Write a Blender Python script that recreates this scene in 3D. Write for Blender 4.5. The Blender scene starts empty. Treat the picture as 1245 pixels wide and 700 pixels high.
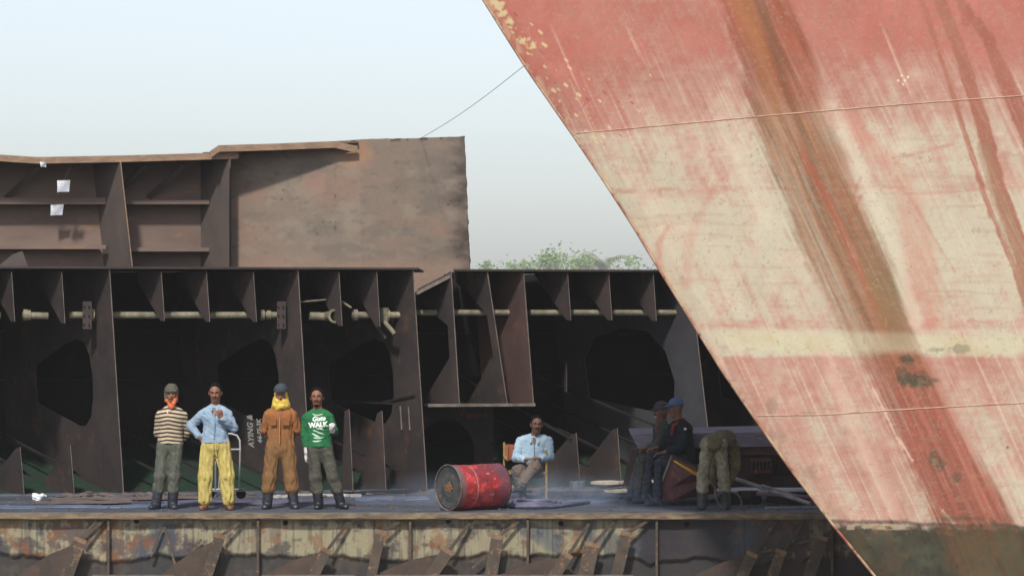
import bpy, math, random
import numpy as np
from mathutils import Vector, Matrix
from mathutils.bvhtree import BVHTree
from mathutils.geometry import delaunay_2d_cdt

random.seed(7)
SC = bpy.context.scene
COL = SC.collection
R = math.radians
FPX, HOR, CX, CAMH, CAMD = 4140.0, 383.0, 622.5, 2.6, 45.0

def P(px, py, Y):
    """metres of the spot measured at (px, py) in the photo, standing Y metres behind the deck edge"""
    k = (CAMD + Y) / FPX
    return Vector(((px - CX) * k, Y, CAMH + (HOR - py) * k))

# ------------------------------------------------------------------ materials
def srgb(c):
    return tuple((v / 255 / 12.92 if v / 255 <= .04045 else ((v / 255 + .055) / 1.055) ** 2.4) for v in c)

class NT:
    def __init__(s, name):
        s.m = bpy.data.materials.new(name); s.m.use_nodes = True
        s.t = s.m.node_tree; s.b = s.t.nodes['Principled BSDF']
    def n(s, typ, **kw):
        nd = s.t.nodes.new(typ)
        for k, v in kw.items():
            if k in nd.inputs: nd.inputs[k].default_value = v
            else: setattr(nd, k, v)
        return nd
    def l(s, a, b): s.t.links.new(a, b)

def mat(name, c1, c2=None, scale=3.0, rough=.7, bump=.3, metal=0.0, c3=None, stretch=(1, 1, 1), lo=.35, hi=.65, bscale=None, bdist=.01, spec=.3, alpha=1.0):
    """noise-mottled surface; colours are given as sRGB 0-255 base colours"""
    t = NT(name)
    co = t.n('ShaderNodeTexCoord'); mp = t.n('ShaderNodeMapping'); mp.inputs['Scale'].default_value = stretch
    t.l(co.outputs['Object'], mp.inputs['Vector'])
    nz = t.n('ShaderNodeTexNoise'); nz.inputs['Scale'].default_value = scale; nz.inputs['Detail'].default_value = 8; nz.inputs['Roughness'].default_value = .65
    t.l(mp.outputs['Vector'], nz.inputs['Vector'])
    rp = t.n('ShaderNodeValToRGB'); e = rp.color_ramp.elements
    e[0].position = lo; e[0].color = srgb(c1) + (1,)
    e[1].position = hi; e[1].color = srgb(c2 or c1) + (1,)
    t.l(nz.outputs['Fac'], rp.inputs['Fac'])
    out = rp.outputs['Color']
    if c3:
        n2 = t.n('ShaderNodeTexNoise'); n2.inputs['Scale'].default_value = scale * 3.1; n2.inputs['Detail'].default_value = 10; n2.inputs['Roughness'].default_value = .7
        t.l(mp.outputs['Vector'], n2.inputs['Vector'])
        r2 = t.n('ShaderNodeValToRGB'); r2.color_ramp.elements[0].position = .55; r2.color_ramp.elements[1].position = .68
        t.l(n2.outputs['Fac'], r2.inputs['Fac'])
        mx = t.n('ShaderNodeMix', data_type='RGBA'); t.l(r2.outputs['Color'], mx.inputs['Factor'])
        t.l(out, mx.inputs['A']); mx.inputs['B'].default_value = srgb(c3) + (1,)
        out = mx.outputs['Result']
    t.l(out, t.b.inputs['Base Color'])
    t.b.inputs['Roughness'].default_value = rough; t.b.inputs['Metallic'].default_value = metal
    t.b.inputs['Specular IOR Level'].default_value = spec
    if bump:
        bz = t.n('ShaderNodeTexNoise'); bz.inputs['Scale'].default_value = bscale or scale * 6; bz.inputs['Detail'].default_value = 6
        t.l(mp.outputs['Vector'], bz.inputs['Vector'])
        bp = t.n('ShaderNodeBump'); bp.inputs['Strength'].default_value = bump; bp.inputs['Distance'].default_value = bdist
        t.l(bz.outputs['Fac'], bp.inputs['Height']); t.l(bp.outputs['Normal'], t.b.inputs['Normal'])
    return t.m

def mat_painted(name, rough=.6, bump=.3, bscale=14, fine=.10, spec=.25):
    """pigment comes from the 'paint' attribute of the surface, plus fine noise"""
    t = NT(name)
    at = t.n('ShaderNodeAttribute'); at.attribute_name = 'paint'
    co = t.n('ShaderNodeTexCoord')
    nz = t.n('ShaderNodeTexNoise'); nz.inputs['Scale'].default_value = bscale * 3; nz.inputs['Detail'].default_value = 8; nz.inputs['Roughness'].default_value = .75
    t.l(co.outputs['Object'], nz.inputs['Vector'])
    mr = t.n('ShaderNodeMapRange'); mr.inputs['From Min'].default_value = .25; mr.inputs['From Max'].default_value = .75
    mr.inputs['To Min'].default_value = 1 - fine; mr.inputs['To Max'].default_value = 1 + fine
    t.l(nz.outputs['Fac'], mr.inputs['Value'])
    vm = t.n('ShaderNodeVectorMath', operation='SCALE'); t.l(at.outputs['Color'], vm.inputs[0]); t.l(mr.outputs['Result'], vm.inputs['Scale'])
    t.l(vm.outputs['Vector'], t.b.inputs['Base Color'])
    t.b.inputs['Roughness'].default_value = rough; t.b.inputs['Specular IOR Level'].default_value = spec
    bz = t.n('ShaderNodeTexNoise'); bz.inputs['Scale'].default_value = bscale; bz.inputs['Detail'].default_value = 8
    t.l(co.outputs['Object'], bz.inputs['Vector'])
    bp = t.n('ShaderNodeBump'); bp.inputs['Strength'].default_value = bump; bp.inputs['Distance'].default_value = .01
    t.l(bz.outputs['Fac'], bp.inputs['Height']); t.l(bp.outputs['Normal'], t.b.inputs['Normal'])
    return t.m

# ------------------------------------------------------------------ objects
def tag(o, label=None, cat=None, group=None, kind=None):
    if label: o['label'] = label
    if cat: o['category'] = cat
    if group: o['group'] = group
    if kind: o['kind'] = kind
    return o

def empty(name, loc, label=None, cat=None, group=None, rz=0.0):
    o = bpy.data.objects.new(name, None); COL.objects.link(o)
    o.location = loc; o.rotation_euler = (0, 0, rz); o.empty_display_size = .2
    return tag(o, label, cat, group)

def link_mesh(name, me, m, parent=None, smooth=False):
    o = bpy.data.objects.new(name, me); COL.objects.link(o)
    if m: me.materials.append(m)
    if smooth: me.polygons.foreach_set('use_smooth', [True] * len(me.polygons))
    if parent: o.parent = parent
    return o

class MB:
    """collects shapes; build() links them as one mesh object"""
    def __init__(s): s.v = []; s.f = []
    def add(s, vs, fs):
        n = len(s.v); s.v += [Vector(v) for v in vs]; s.f += [[i + n for i in f] for f in fs]; return s
    def hexa(s, c):   # 8 corners: 0-3 one face, 4-7 the opposite
        return s.add(c, [(0, 3, 2, 1), (4, 5, 6, 7), (0, 1, 5, 4), (1, 2, 6, 5), (2, 3, 7, 6), (3, 0, 4, 7)])
    def box(s, c, sx, sy, sz, rz=0, rx=0, ry=0):
        M = Matrix.Rotation(rz, 3, 'Z') @ Matrix.Rotation(rx, 3, 'X') @ Matrix.Rotation(ry, 3, 'Y')
        c = Vector(c); h = (sx / 2, sy / 2, sz / 2)
        q = [(-1, -1, -1), (1, -1, -1), (1, 1, -1), (-1, 1, -1), (-1, -1, 1), (1, -1, 1), (1, 1, 1), (-1, 1, 1)]
        return s.hexa([c + M @ Vector((a * h[0], b * h[1], d * h[2])) for a, b, d in q])
    def bar(s, a, b, w, h, up=(0, 0, 1)):
        a, b = Vector(a), Vector(b); d = (b - a).normalized(); up = Vector(up)
        x = d.cross(up)
        if x.length < 1e-4: x = d.cross(Vector((1, 0, 0)))
        x.normalize(); u = x.cross(d).normalized()
        q = [(-1, -1), (1, -1), (1, 1), (-1, 1)]
        return s.hexa([a + x * i * w / 2 + u * j * h / 2 for i, j in q] + [b + x * i * w / 2 + u * j * h / 2 for i, j in q])
    def tube(s, pts, r, n=10, cap=True):
        pts = [Vector(p) for p in pts]; rr = r if isinstance(r, (list, tuple)) else [r] * len(pts)
        base = len(s.v); up = None
        for i, p in enumerate(pts):
            d = (pts[min(i + 1, len(pts) - 1)] - pts[max(i - 1, 0)]).normalized()
            if up is None: up = d.orthogonal().normalized()
            else:
                up = (up - d * up.dot(d)).normalized()
            w = d.cross(up)
            for k in range(n):
                a = 2 * math.pi * k / n
                s.v.append(p + (up * math.cos(a) + w * math.sin(a)) * rr[i])
        for i in range(len(pts) - 1):
            for k in range(n):
                a = base + i * n + k; b = base + i * n + (k + 1) % n
                s.f.append([a, b, b + n, a + n])
        if cap:
            s.f.append([base + k for k in range(n)][::-1]); e = base + (len(pts) - 1) * n
            s.f.append([e + k for k in range(n)])
        return s
    def plate(s, outer, holes, O, U, V, t):
        """polygon with holes in the plane O + u*U + v*V, thickness t along U x V"""
        O, U, V = Vector(O), Vector(U), Vector(V); N = U.cross(V).normalized()
        loops = [list(outer)] + [list(h) for h in holes]; pts = []; edges = []; 
        for lp in loops:
            b = len(pts); pts += [Vector(q) for q in lp]; edges += [(b + i, b + (i + 1) % len(lp)) for i in range(len(lp))]
        vo, eo, fo, _, _, _ = delaunay_2d_cdt(pts, edges, [], 1 if not holes else 1, 1e-5)
        def inside(p, lp):
            c = False; n = len(lp)
            for i in range(n):
                x1, y1 = lp[i]; x2, y2 = lp[(i + 1) % n]
                if (y1 > p[1]) != (y2 > p[1]) and p[0] < (x2 - x1) * (p[1] - y1) / (y2 - y1) + x1: c = not c
            return c
        base = len(s.v); n = len(vo)
        for off in (-t / 2, t / 2):
            for q in vo: s.v.append(O + U * q[0] + V * q[1] + N * off)
        ed = {}
        for f in fo:
            c = [sum(vo[i][k] for i in f) / len(f) for k in (0, 1)]
            if not inside(c, loops[0]) or any(inside(c, h) for h in loops[1:]): continue
            s.f.append([base + n + i for i in f]); s.f.append([base + i for i in reversed(f)])
            for i in range(len(f)):
                a, b = f[i], f[(i + 1) % len(f)]
                ed[(a, b)] = 1
        for (a, b) in ed:
            if (b, a) not in ed: s.f.append([base + a, base + b, base + n + b, base + n + a][::1])
        return s
    def build(s, name, m, parent=None, smooth=False, local=False):
        off = Vector((0, 0, 0))
        if parent and not local:
            q = parent
            while q: off = off + Vector(q.location); q = q.parent
        me = bpy.data.meshes.new(name)
        me.from_pydata([tuple(v - off) for v in s.v], [], s.f); me.validate(); me.update()
        return link_mesh(name, me, m, parent, smooth)

def solo(name, mb, m, origin, label, cat, group=None, smooth=False, kind=None):
    """a thing that is one mesh, origin at its base"""
    origin = Vector(origin)
    me = bpy.data.meshes.new(name)
    me.from_pydata([tuple(v - origin) for v in mb.v], [], mb.f); me.validate(); me.update()
    o = link_mesh(name, me, m, None, smooth); o.location = origin
    return tag(o, label, cat, group, kind)

# ------------------------------------------------------------------ numpy noise
_rs = np.random.RandomState(11)
_tab = _rs.rand(256, 256)
def vnoise(x, y):
    xi = np.floor(x).astype(int); yi = np.floor(y).astype(int); fx = x - xi; fy = y - yi
    fx = fx * fx * (3 - 2 * fx); fy = fy * fy * (3 - 2 * fy)
    g = lambda a, b: _tab[a % 256, b % 256]
    return (g(xi, yi) * (1 - fx) * (1 - fy) + g(xi + 1, yi) * fx * (1 - fy) + g(xi, yi + 1) * (1 - fx) * fy + g(xi + 1, yi + 1) * fx * fy)
def fbm(x, y, oct=5, gain=.55):
    s = 0; a = 1; t = 0
    for i in range(oct):
        s = s + a * vnoise(x + 17.3 * i, y + 9.1 * i); t += a; a *= gain; x = x * 2.03; y = y * 2.03
    return s / t
def sst(a, b, x):
    t = np.clip((x - a) / (b - a), 0, 1); return t * t * (3 - 2 * t)
def mixc(c, col, m):
    m = np.clip(m, 0, 1)[..., None]; return c * (1 - m) + np.array(srgb(col)) * m
def pline_d(h, v, pts):
    """distance and fraction along a polyline"""
    best = np.full(h.shape, 1e9); frac = np.zeros(h.shape); n = len(pts) - 1
    for i in range(n):
        x1, y1 = pts[i]; x2, y2 = pts[i + 1]; dx, dy = x2 - x1, y2 - y1
        t = np.clip(((h - x1) * dx + (v - y1) * dy) / (dx * dx + dy * dy), 0, 1)
        d = np.hypot(h - x1 - t * dx, v - y1 - t * dy); m = d < best
        best = np.where(m, d, best); frac = np.where(m, (i + t) / n, frac)
    return best, frac

def grid_mesh(name, X, Y, Z, paint=None, m=None, parent=None, smooth=True, off=(0, 0, 0), flip=False):
    nr, nc = X.shape
    co = np.stack([X - off[0], Y - off[1], Z - off[2]], -1).reshape(-1, 3)
    i = np.arange((nr - 1) * (nc - 1)); r = i // (nc - 1); c = i % (nc - 1); a = r * nc + c
    f = np.stack([a, a + 1, a + nc + 1, a + nc], -1)
    if flip: f = f[:, ::-1]
    return np_mesh(name, co, f, m, parent, smooth, None if paint is None else paint.reshape(-1, 3))
def np_mesh(name, co, f, m=None, parent=None, smooth=True, paint=None):
    me = bpy.data.meshes.new(name); me.vertices.add(len(co)); me.vertices.foreach_set('co', co.astype(np.float32).ravel())
    k = f.shape[1]; me.loops.add(f.size); me.loops.foreach_set('vertex_index', f.astype(np.int32).ravel())
    me.polygons.add(len(f)); me.polygons.foreach_set('loop_start', np.arange(0, f.size, k, dtype=np.int32))
    me.update(calc_edges=True)
    if paint is not None:
        at = me.color_attributes.new('paint', 'FLOAT_COLOR', 'POINT')
        at.data.foreach_set('color', np.concatenate([paint, np.ones((len(paint), 1))], 1).astype(np.float32).ravel())
    return link_mesh(name, me, m, parent, smooth)

# ------------------------------------------------------------------ camera, light, sky
cam = bpy.data.cameras.new('camera'); co_ = bpy.data.objects.new('camera', cam); COL.objects.link(co_)
cam.sensor_width = 36; cam.lens = 36 * FPX / 1245; cam.shift_y = (HOR - 350) / 1245
co_.location = (0, -CAMD, CAMH); co_.rotation_euler = (R(90), 0, 0); cam.clip_start = .5; cam.clip_end = 4000
SC.camera = co_
SUN_AZ, SUN_EL = R(-12), R(47)      # azimuth measured from the camera side towards the right
sd = Vector((math.sin(SUN_AZ) * math.cos(SUN_EL), -math.cos(SUN_AZ) * math.cos(SUN_EL), math.sin(SUN_EL)))
sl = bpy.data.lights.new('sun', 'SUN'); so = bpy.data.objects.new('sun', sl); COL.objects.link(so)
sl.energy = 2.5; sl.angle = R(4); sl.color = (1, .95, .87)
so.rotation_euler = sd.to_track_quat('Z', 'Y').to_euler()
w = bpy.data.worlds.new('World'); SC.world = w; w.use_nodes = True
wt = w.node_tree; bg = wt.nodes['Background']; sky = wt.nodes.new('ShaderNodeTexSky'); sky.sky_type = 'NISHITA'
sky.sun_disc = False; sky.sun_elevation = SUN_EL; sky.sun_rotation = math.pi - SUN_AZ
sky.air_density = 1.0; sky.dust_density = 1.35; sky.ozone_density = 4.5; sky.altitude = 0
hs_ = wt.nodes.new('ShaderNodeHueSaturation'); hs_.inputs['Saturation'].default_value = .42; hs_.inputs['Value'].default_value = 1.04
wt.links.new(sky.outputs['Color'], hs_.inputs['Color']); wt.links.new(hs_.outputs['Color'], bg.inputs['Color']); bg.inputs['Strength'].default_value = .095
SC.view_settings.view_transform = 'Standard'; SC.view_settings.look = 'None'; SC.view_settings.exposure = 0.72; SC.view_settings.gamma = 1

SC.cycles.volume_bounces = 3
# ------------------------------------------------------------------ steel colours
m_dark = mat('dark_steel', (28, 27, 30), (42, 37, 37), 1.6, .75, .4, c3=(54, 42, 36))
m_black = mat('near_black_steel', (15, 16, 17), (30, 26, 25), 1.0, .85, .4, c3=(40, 32, 28))  # near-black tone for the back plates and vent slots
m_web = mat('web_steel', (42, 39, 40), (66, 56, 53), .9, .75, .6, c3=(86, 62, 48))
m_edge = mat('lit_edge_steel', (120, 112, 104), (84, 74, 68), 5, .6, .4)  # pale tone puts the lit look of thin edges into the colour
m_green = mat('green_primer', (24, 52, 38), (40, 44, 42), 1.8, .6, .3, c3=(30, 70, 44))
m_deck = mat('deck_steel', (90, 96, 108), (54, 58, 68), .9, .45, .5, c3=(120, 110, 104), stretch=(1, 2.6, 1), spec=.5)
m_brown = mat('brown_steel', (120, 102, 92), (100, 84, 76), 1.0, .75, .4, c3=(130, 104, 84), stretch=(.5, .5, 1.5))
m_flange = mat('rusty_flange', (150, 124, 100), (120, 98, 84), 4, .8, .5, c3=(168, 132, 98), stretch=(1, 1, 3))
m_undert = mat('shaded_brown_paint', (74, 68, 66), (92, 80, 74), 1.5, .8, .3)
m_pipe = mat('cream_pipe_paint', (140, 134, 112), (92, 88, 76), 6, .6, .6, c3=(96, 74, 58))
m_paper = mat('white_paper', (206, 208, 214), (184, 188, 198), 6, .8, .1)
m_rope = mat('grey_cable', (66, 66, 72), None, 5, .6, 0)

D_ANG = R(35); DV = Vector((-math.sin(D_ANG), math.cos(D_ANG), 0)); ZV = Vector((0, 0, 1))
def Yf(px): return 3.8 + 2.7 * px / 1000
def Fp(px, py, L=0.0): return P(px, py, Yf(px)) + DV * L
def zof(px, py): return P(px, py, Yf(px)).z
FU = (Fp(600, 383) - Fp(0, 383)).normalized()        # along the open face

def web_frame(pt, pb):
    """frame of a plate that runs into the depth: u = metres back, v = height; leans along its front edge"""
    a, b = Fp(*pt), Fp(*pb); V = (a - b); V = V / V.z
    O = b - V * b.z
    return O, DV, V

def hole(c=(1.65, 1.58), s=1.0):
    pts = []
    for u, v in [(2.5, 1.28), (2.52, 1.34), (2.52, 1.78), (2.48, 1.86), (1.5, 2.18), (1.15, 2.25), (.9, 2.2), (.76, 2.02), (.7, 1.72), (.72, 1.4), (.82, 1.12), (1.0, .98), (1.22, .97)]:
        pts.append((1.65 + (u - 1.65) * s, v))
    return pts[::-1]

T = .018
def edge_strip(parent, O, U, V, z0, z1, w=.03):
    mb = MB(); a = O + V * z0 - U * .012; b = O + V * z1 - U * .012
    mb.bar(a, b, w, .012, up=U); mb.build('edge_flange', m_edge, parent)

def add_web(parent, pt, pb, L=3.6, hole_pts=None, zt=None, zb=0.0, outer=None, m=None):
    O, U, V = web_frame(pt, pb); zt = zt or Fp(*pt).z
    outer = outer or [(0, zb), (L, zb), (L, zt), (0, zt)]
    mb = MB().plate(outer, [hole_pts] if hole_pts else [], O, U, V, T)
    o = mb.build('web_plate', m or m_web, parent)
    off = Vector(parent.location)
    O2 = O - Vector(parent.location)
    # pale bar along the front edge, its sunlit look put into the colour
    zs = [v for u, v in outer if u <= .001]
    e = MB().bar(O + V * min(zs) - U * .008, O + V * max(zs) - U * .008, .026, .012, up=FU)
    e.build('edge_bar', m_edge, parent)
    return o
def top_bracket(parent, px, yb=392, yt=330, L=.85, lean=4, tip=.1):
    O, U, V = web_frame((px - lean * .5, yt), (px + lean * .5, yb))
    zt, zb = zof(px, yt), zof(px, yb)
    mb = MB().plate([(0, zb), (tip, zb), (L, zt - .02), (L, zt), (0, zt)], [], O, U, V, .014)
    mb.build('top_bracket', m_web, parent)
    MB().bar(O + V * zb, O + V * zt, .018, .008, up=FU).build('edge_bar', m_edge, parent)
def foot_bracket(parent, px, yt, yb, L=1.3, lean=5, m=None):
    O, U, V = web_frame((px - lean * .5, yt), (px + lean * .5, yb)); zt = zof(px, yt); zb = 0.0
    mb = MB().plate([(0, zb), (L, zb), (L, zb + .1), (.12, zt * .97), (0, zt)], [], O, U, V, .014)
    mb.build('foot_bracket', m or m_web, parent)
    MB().bar(O + V * zb, O + V * zt, .018, .008, up=FU).build('edge_bar', m_edge, parent)
def face_run(px0, px1, L0, L1, z0, z1):
    """slab that follows the open face between two stations"""
    a, b = Fp(px0, 383), Fp(px1, 383); a.z = b.z = 0
    q = []
    for z in (z0, z1): q += [a + DV * L0 + ZV * z, b + DV * L0 + ZV * z, b + DV * L1 + ZV * z, a + DV * L1 + ZV * z]
    return q
def hopper(parent, px0, px1, z1=.62):
    a, b = Fp(px0, 383), Fp(px1, 383); a.z = b.z = 0
    mb = MB()
    for t in (0,):
        A0, B0 = a + DV * .35 + ZV * .012, b + DV * .35 + ZV * .012
        A1, B1 = a + DV * 3.58 + ZV * z1, b + DV * 3.58 + ZV * z1
        mb.hexa([A0 - ZV * .008, B0 - ZV * .008, B1 - ZV * .03, A1 - ZV * .03, A0, B0, B1, A1])
    mb.build('hopper_plate', m_green, parent)
def slope_bar(parent, px, z0=.3, z1=1.0, L0=.1, L1=3.4, h=.03):
    a = Fp(px, 383); a.z = 0
    MB().bar(a + DV * L0 + ZV * z0, a + DV * L1 + ZV * z1, .03, h).build('sloping_stiffener', m_dark, parent)

# ================================================================== lower left block
b1 = empty('ship_block', Fp(150, 603) * 1.0, 'dark cut-open hull block with three holed web plates, behind the standing workers', 'ship section', 'cut ship blocks')
b1.location.z = 0
zt = zof(250, 327)
q_ = face_run(-190, 506, -.05, 4.0, zt, zt + .03); q_[2] = q_[1] + Vector((0, 3.3, 0)); q_[6] = q_[5] + Vector((0, 3.3, 0)); MB().hexa(q_).build('top_plate', m_web, b1)
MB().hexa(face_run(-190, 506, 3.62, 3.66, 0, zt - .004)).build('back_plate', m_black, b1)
hopper(b1, -190, 512)
MB().hexa(face_run(-190, 512, .02, .34, .004, .03)).build('sill_plate', m_deck, b1)
for pt, pb in (((-92, 328), (-72, 606)), ((133, 330), (150, 603)), ((362, 330), (378, 601)), ((502, 330), (519, 599))):
    add_web(b1, pt, pb, 3.6, hole(), zt - .003)
for x, yb in ((-50, 392), (-10, 392), (16, 391), (77, 393), (198, 390), (253, 391), (310, 391), (414, 396), (460, 397)):
    top_bracket(b1, x, yb)
for x, yt_, L in ((27, 543, 1.2), (88, 541, 1.0), (427, 497, .3), (467, 499, .75), (-40, 543, 1.2)):
    foot_bracket(b1, x, yt_, 603, L=L)
for x in (40, 100, 200, 255, 320, 440, 490): slope_bar(b1, x)
for x0, x1, z in ((-180, 506, 2.35), (-180, 506, 1.6)):
    q = face_run(x0, x1, 3.45, 3.6, z, z + .02)
    MB().hexa(q).build('longitudinal', m_dark, b1)
# small ladder rungs and scribed bars on the third web
Ow, Uw, Vw = web_frame((502, 330), (519, 599))
for u in (.3, .52):
    MB().bar(Ow + Uw * u + Vw * .9 - FU * .03, Ow + Uw * u + Vw * 1.25 - FU * .03, .02, .02, up=FU).build('rung_bar', m_edge, b1)
mb = MB().bar(Ow + Uw * .12 + Vw * 1.42 - FU * .03, Ow + Uw * 1.0 + Vw * 1.3 - FU * .03, .02, .02); mb.build('rung_bar', m_dark, b1)
# clamp plates holding the pipe
for x in (115, 352):
    O, U, V = web_frame((x - 2, 330), (x + 2, 603)); mb = MB()
    mb.box(Fp(x + 3, 383, .3), .13, .04, .4, rz=R(8)); o = mb.build('pipe_clamp', m_web, b1)
    for i in range(2):
        for j in range(3):
            MB().tube([Fp(x, 383, .3) + Vector(((i - .1) * .07, -.02, (j - 1) * .13)), Fp(x, 383, .3) + Vector(((i - .1) * .07, -.045, (j - 1) * .13))], .014, 6).build('bolt', m_dark, o)
# chalk writing on the second web's dark side plate
def text_mesh(body, size, shear=0.0, bold=0.0, spacing=1.0):
    c = bpy.data.curves.new('lettering', 'FONT'); c.body = body; c.size = size; c.shear = shear; c.offset = bold; c.space_character = spacing
    c.resolution_u = 3; c.align_x = 'CENTER'; c.align_y = 'CENTER'
    o = bpy.data.objects.new('lettering', c); COL.objects.link(o); bpy.context.view_layer.update()
    me = bpy.data.meshes.new_from_object(o.evaluated_get(bpy.context.evaluated_depsgraph_get()))
    vs = [v.co.copy() for v in me.vertices]; fs = [list(p.vertices) for p in me.polygons]
    bpy.data.objects.remove(o); bpy.data.curves.remove(c); bpy.data.meshes.remove(me)
    return vs, fs
m_chalk = mat('white_chalk', (176, 176, 172), (90, 90, 90), 40, .9, 0, lo=.3, hi=.8)
Ow, Uw, Vw = web_frame((362, 330), (378, 601)); Nw = Uw.cross(Vw).normalized()
side = -1 if Nw.x > 0 else 1
wr = MB()
# lettering runs upward on the plate (reads bottom to top)
for body, u0, zc, sz in (('AYING &', 1.60, .86, .118), ('44-SS-3K', 1.34, .87, .092)):
    vs, fs = text_mesh(body, sz, .15, .004, 1.05); wr = MB()
    wr.add([Ow + Vw * (zc + v.x) + Uw * (u0 + v.y * 1.9) * 1.0 + Nw * side * (T / 2 + .004) for v in vs], fs)
    wr.build('chalk_writing', m_chalk, b1)

# broken pipe line hung under the top plate
def pipe_line():
    t = empty('broken_pipe', Fp(260, 383, .45), 'broken cream pipe run with flanges and open elbow, hung under the left block top', 'pipe')
    r = .05
    def seg(x0, x1, y0=383, y1=383, rr=r, L=.45):
        mb = MB().tube([Fp(x0, y0, L), Fp((x0 + x1) / 2, (y0 + y1) / 2, L), Fp(x1, y1, L)], rr, 14); return mb.build('pipe_length', m_pipe, t, smooth=False)
    def flange(x, y=383, rr=.085, w=5, L=.45):
        mb = MB().tube([Fp(x - w / 2, y, L), Fp(x + w / 2, y, L)], rr, 14); return mb.build('flange', m_pipe, t)
    seg(-190, 18); seg(44, 76, 383, 384); flange(48); flange(52, rr=.075); seg(102, 132); flange(130)
    seg(150, 330); flange(338, rr=.08); flange(346, rr=.07); seg(342, 372)
    seg(396, 424, 384, 385, .06); seg(448, 484); flange(452)
    # open elbow facing out
    c = Fp(416, 384, .45)
    mb = MB().tube([c, c + Vector((.08, -.1, 0)), c + Vector((.13, -.22, 0))], [.06, .075, .08], 16, cap=False); mb.build('open_elbow', m_pipe, t)
    mb = MB()
    dirv = Vector((.5, -1, 0)).normalized(); e = c + Vector((.13, -.22, 0)); ux = dirv.cross(ZV).normalized()
    ring = []
    for rad, dd in ((.07, 0), (.105, 0), (.105, .03), (.07, .03)):
        ring.append([e + dirv * dd + (ux * math.cos(k * math.pi / 10) + ZV * math.sin(k * math.pi / 10)) * rad for k in range(20)])
    vs = [v for rg in ring for v in rg]; fs = []
    for a in range(4):
        for k in range(20): fs.append([a * 20 + k, a * 20 + (k + 1) % 20, ((a + 1) % 4) * 20 + (k + 1) % 20, ((a + 1) % 4) * 20 + k])
    mb.add(vs, fs).build('elbow_rim', m_pipe, t)
    # valve ring and hanging stubs
    mb = MB(); e = Fp(486, 383, .42)
    mb.tube([e + Vector((0, 0, -.1)), e + Vector((0, 0, .11))], .07, 12); mb.build('valve_body', m_pipe, t)
    flange(480, rr=.08, w=3); flange(492, rr=.085, w=3); seg(493, 516)
    MB().tube([Fp(482, 388, .4), Fp(486, 397, .3), Fp(491, 406, .25)], .035, 10).build('hanging_stub', m_pipe, t)
    MB().tube([Fp(472, 390, .4), Fp(478, 406, .3), Fp(480, 412, .25)], .028, 10).build('hanging_stub', m_web, t)
    MB().tube([Fp(378, 367, .3), Fp(412, 364, .35)], .012, 8).build('thin_rod', m_pipe, t)
    MB().tube([Fp(424, 362, .35), Fp(436, 374, .2)], .018, 8).build('thin_rod', m_pipe, t)
pipe_line()

# ================================================================== lower right block
b2 = empty('ship_block', (Fp(650, 603).x, Fp(650, 603).y, 0), 'dark cut-open hull block with narrow ring frames and a shelf, behind the seated man', 'ship section', 'cut ship blocks')
zt = zof(700, 330)
q_ = face_run(549, 1260, -.05, 4.0, zt, zt + .03); yb_ = Vector((0, 3.3, 0)); q_[3] = q_[0] + yb_; q_[7] = q_[4] + yb_; MB().hexa(q_).build('top_plate', m_web, b2)
a0, a1 = Fp(508, 351), Fp(549, 330); th = ZV * .03
MB().hexa([a0 - th, a1 - th, a1 + yb_ - th, a0 + yb_ - th, a0, a1, a1 + yb_, a0 + yb_]).build('sloping_top_plate', m_web, b2)
mb = MB(); mb.hexa([Fp(508, 358), Fp(549, 337), Fp(549, 337, .04), Fp(508, 358, .04), Fp(508, 352), Fp(549, 331), Fp(549, 331, .04), Fp(508, 352, .04)]); mb.build('edge_bar', m_edge, b2)
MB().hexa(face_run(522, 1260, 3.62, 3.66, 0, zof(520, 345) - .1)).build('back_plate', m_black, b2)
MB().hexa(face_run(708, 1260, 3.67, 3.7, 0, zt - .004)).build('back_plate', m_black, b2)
hopper(b2, 525, 1260); MB().hexa(face_run(521, 1200, .02, .34, .004, .03)).build('sill_plate', m_deck, b2)
zsh = zof(600, 491)
ringf = lambda z0, z1: [(0, z0), (1.0, z0), (.95, z0 + .05), (.16, z0 + .68), (.16, z1 - .62), (1.0, z1 - .05), (1.0, z1), (0, z1)]
z1_ = zt - .003; z0_ = zsh + .01
add_web(b2, (548, 330), (558, 489), outer=[(0, z0_), (.95, z0_), (.9, z0_ + .05), (.16, z0_ + .68), (.16, z1_ - .8), (.86, z1_ - .45), (.86, z1_ - .32), (0, z1_)])
add_web(b2, (592, 330), (616, 489), outer=ringf(zsh + .01, zt - .003))
add_web(b2, (636, 330), (648, 489), outer=[(0, zsh + .01), (1.3, zsh + .01), (1.3, zt - .003), (0, zt - .003)], m=mat('reddish_web_steel', (66, 52, 52), (86, 66, 60), 1.5, .7, .4, c3=(104, 70, 52)))
MB().hexa(face_run(520, 650, 0, 3.0, zsh - .02, zsh)).build('shelf_plate', m_dark, b2)
MB().hexa(face_run(520, 650, -.02, 0.0, zsh - .035, zsh + .01)).build('edge_bar', m_edge, b2)
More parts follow.
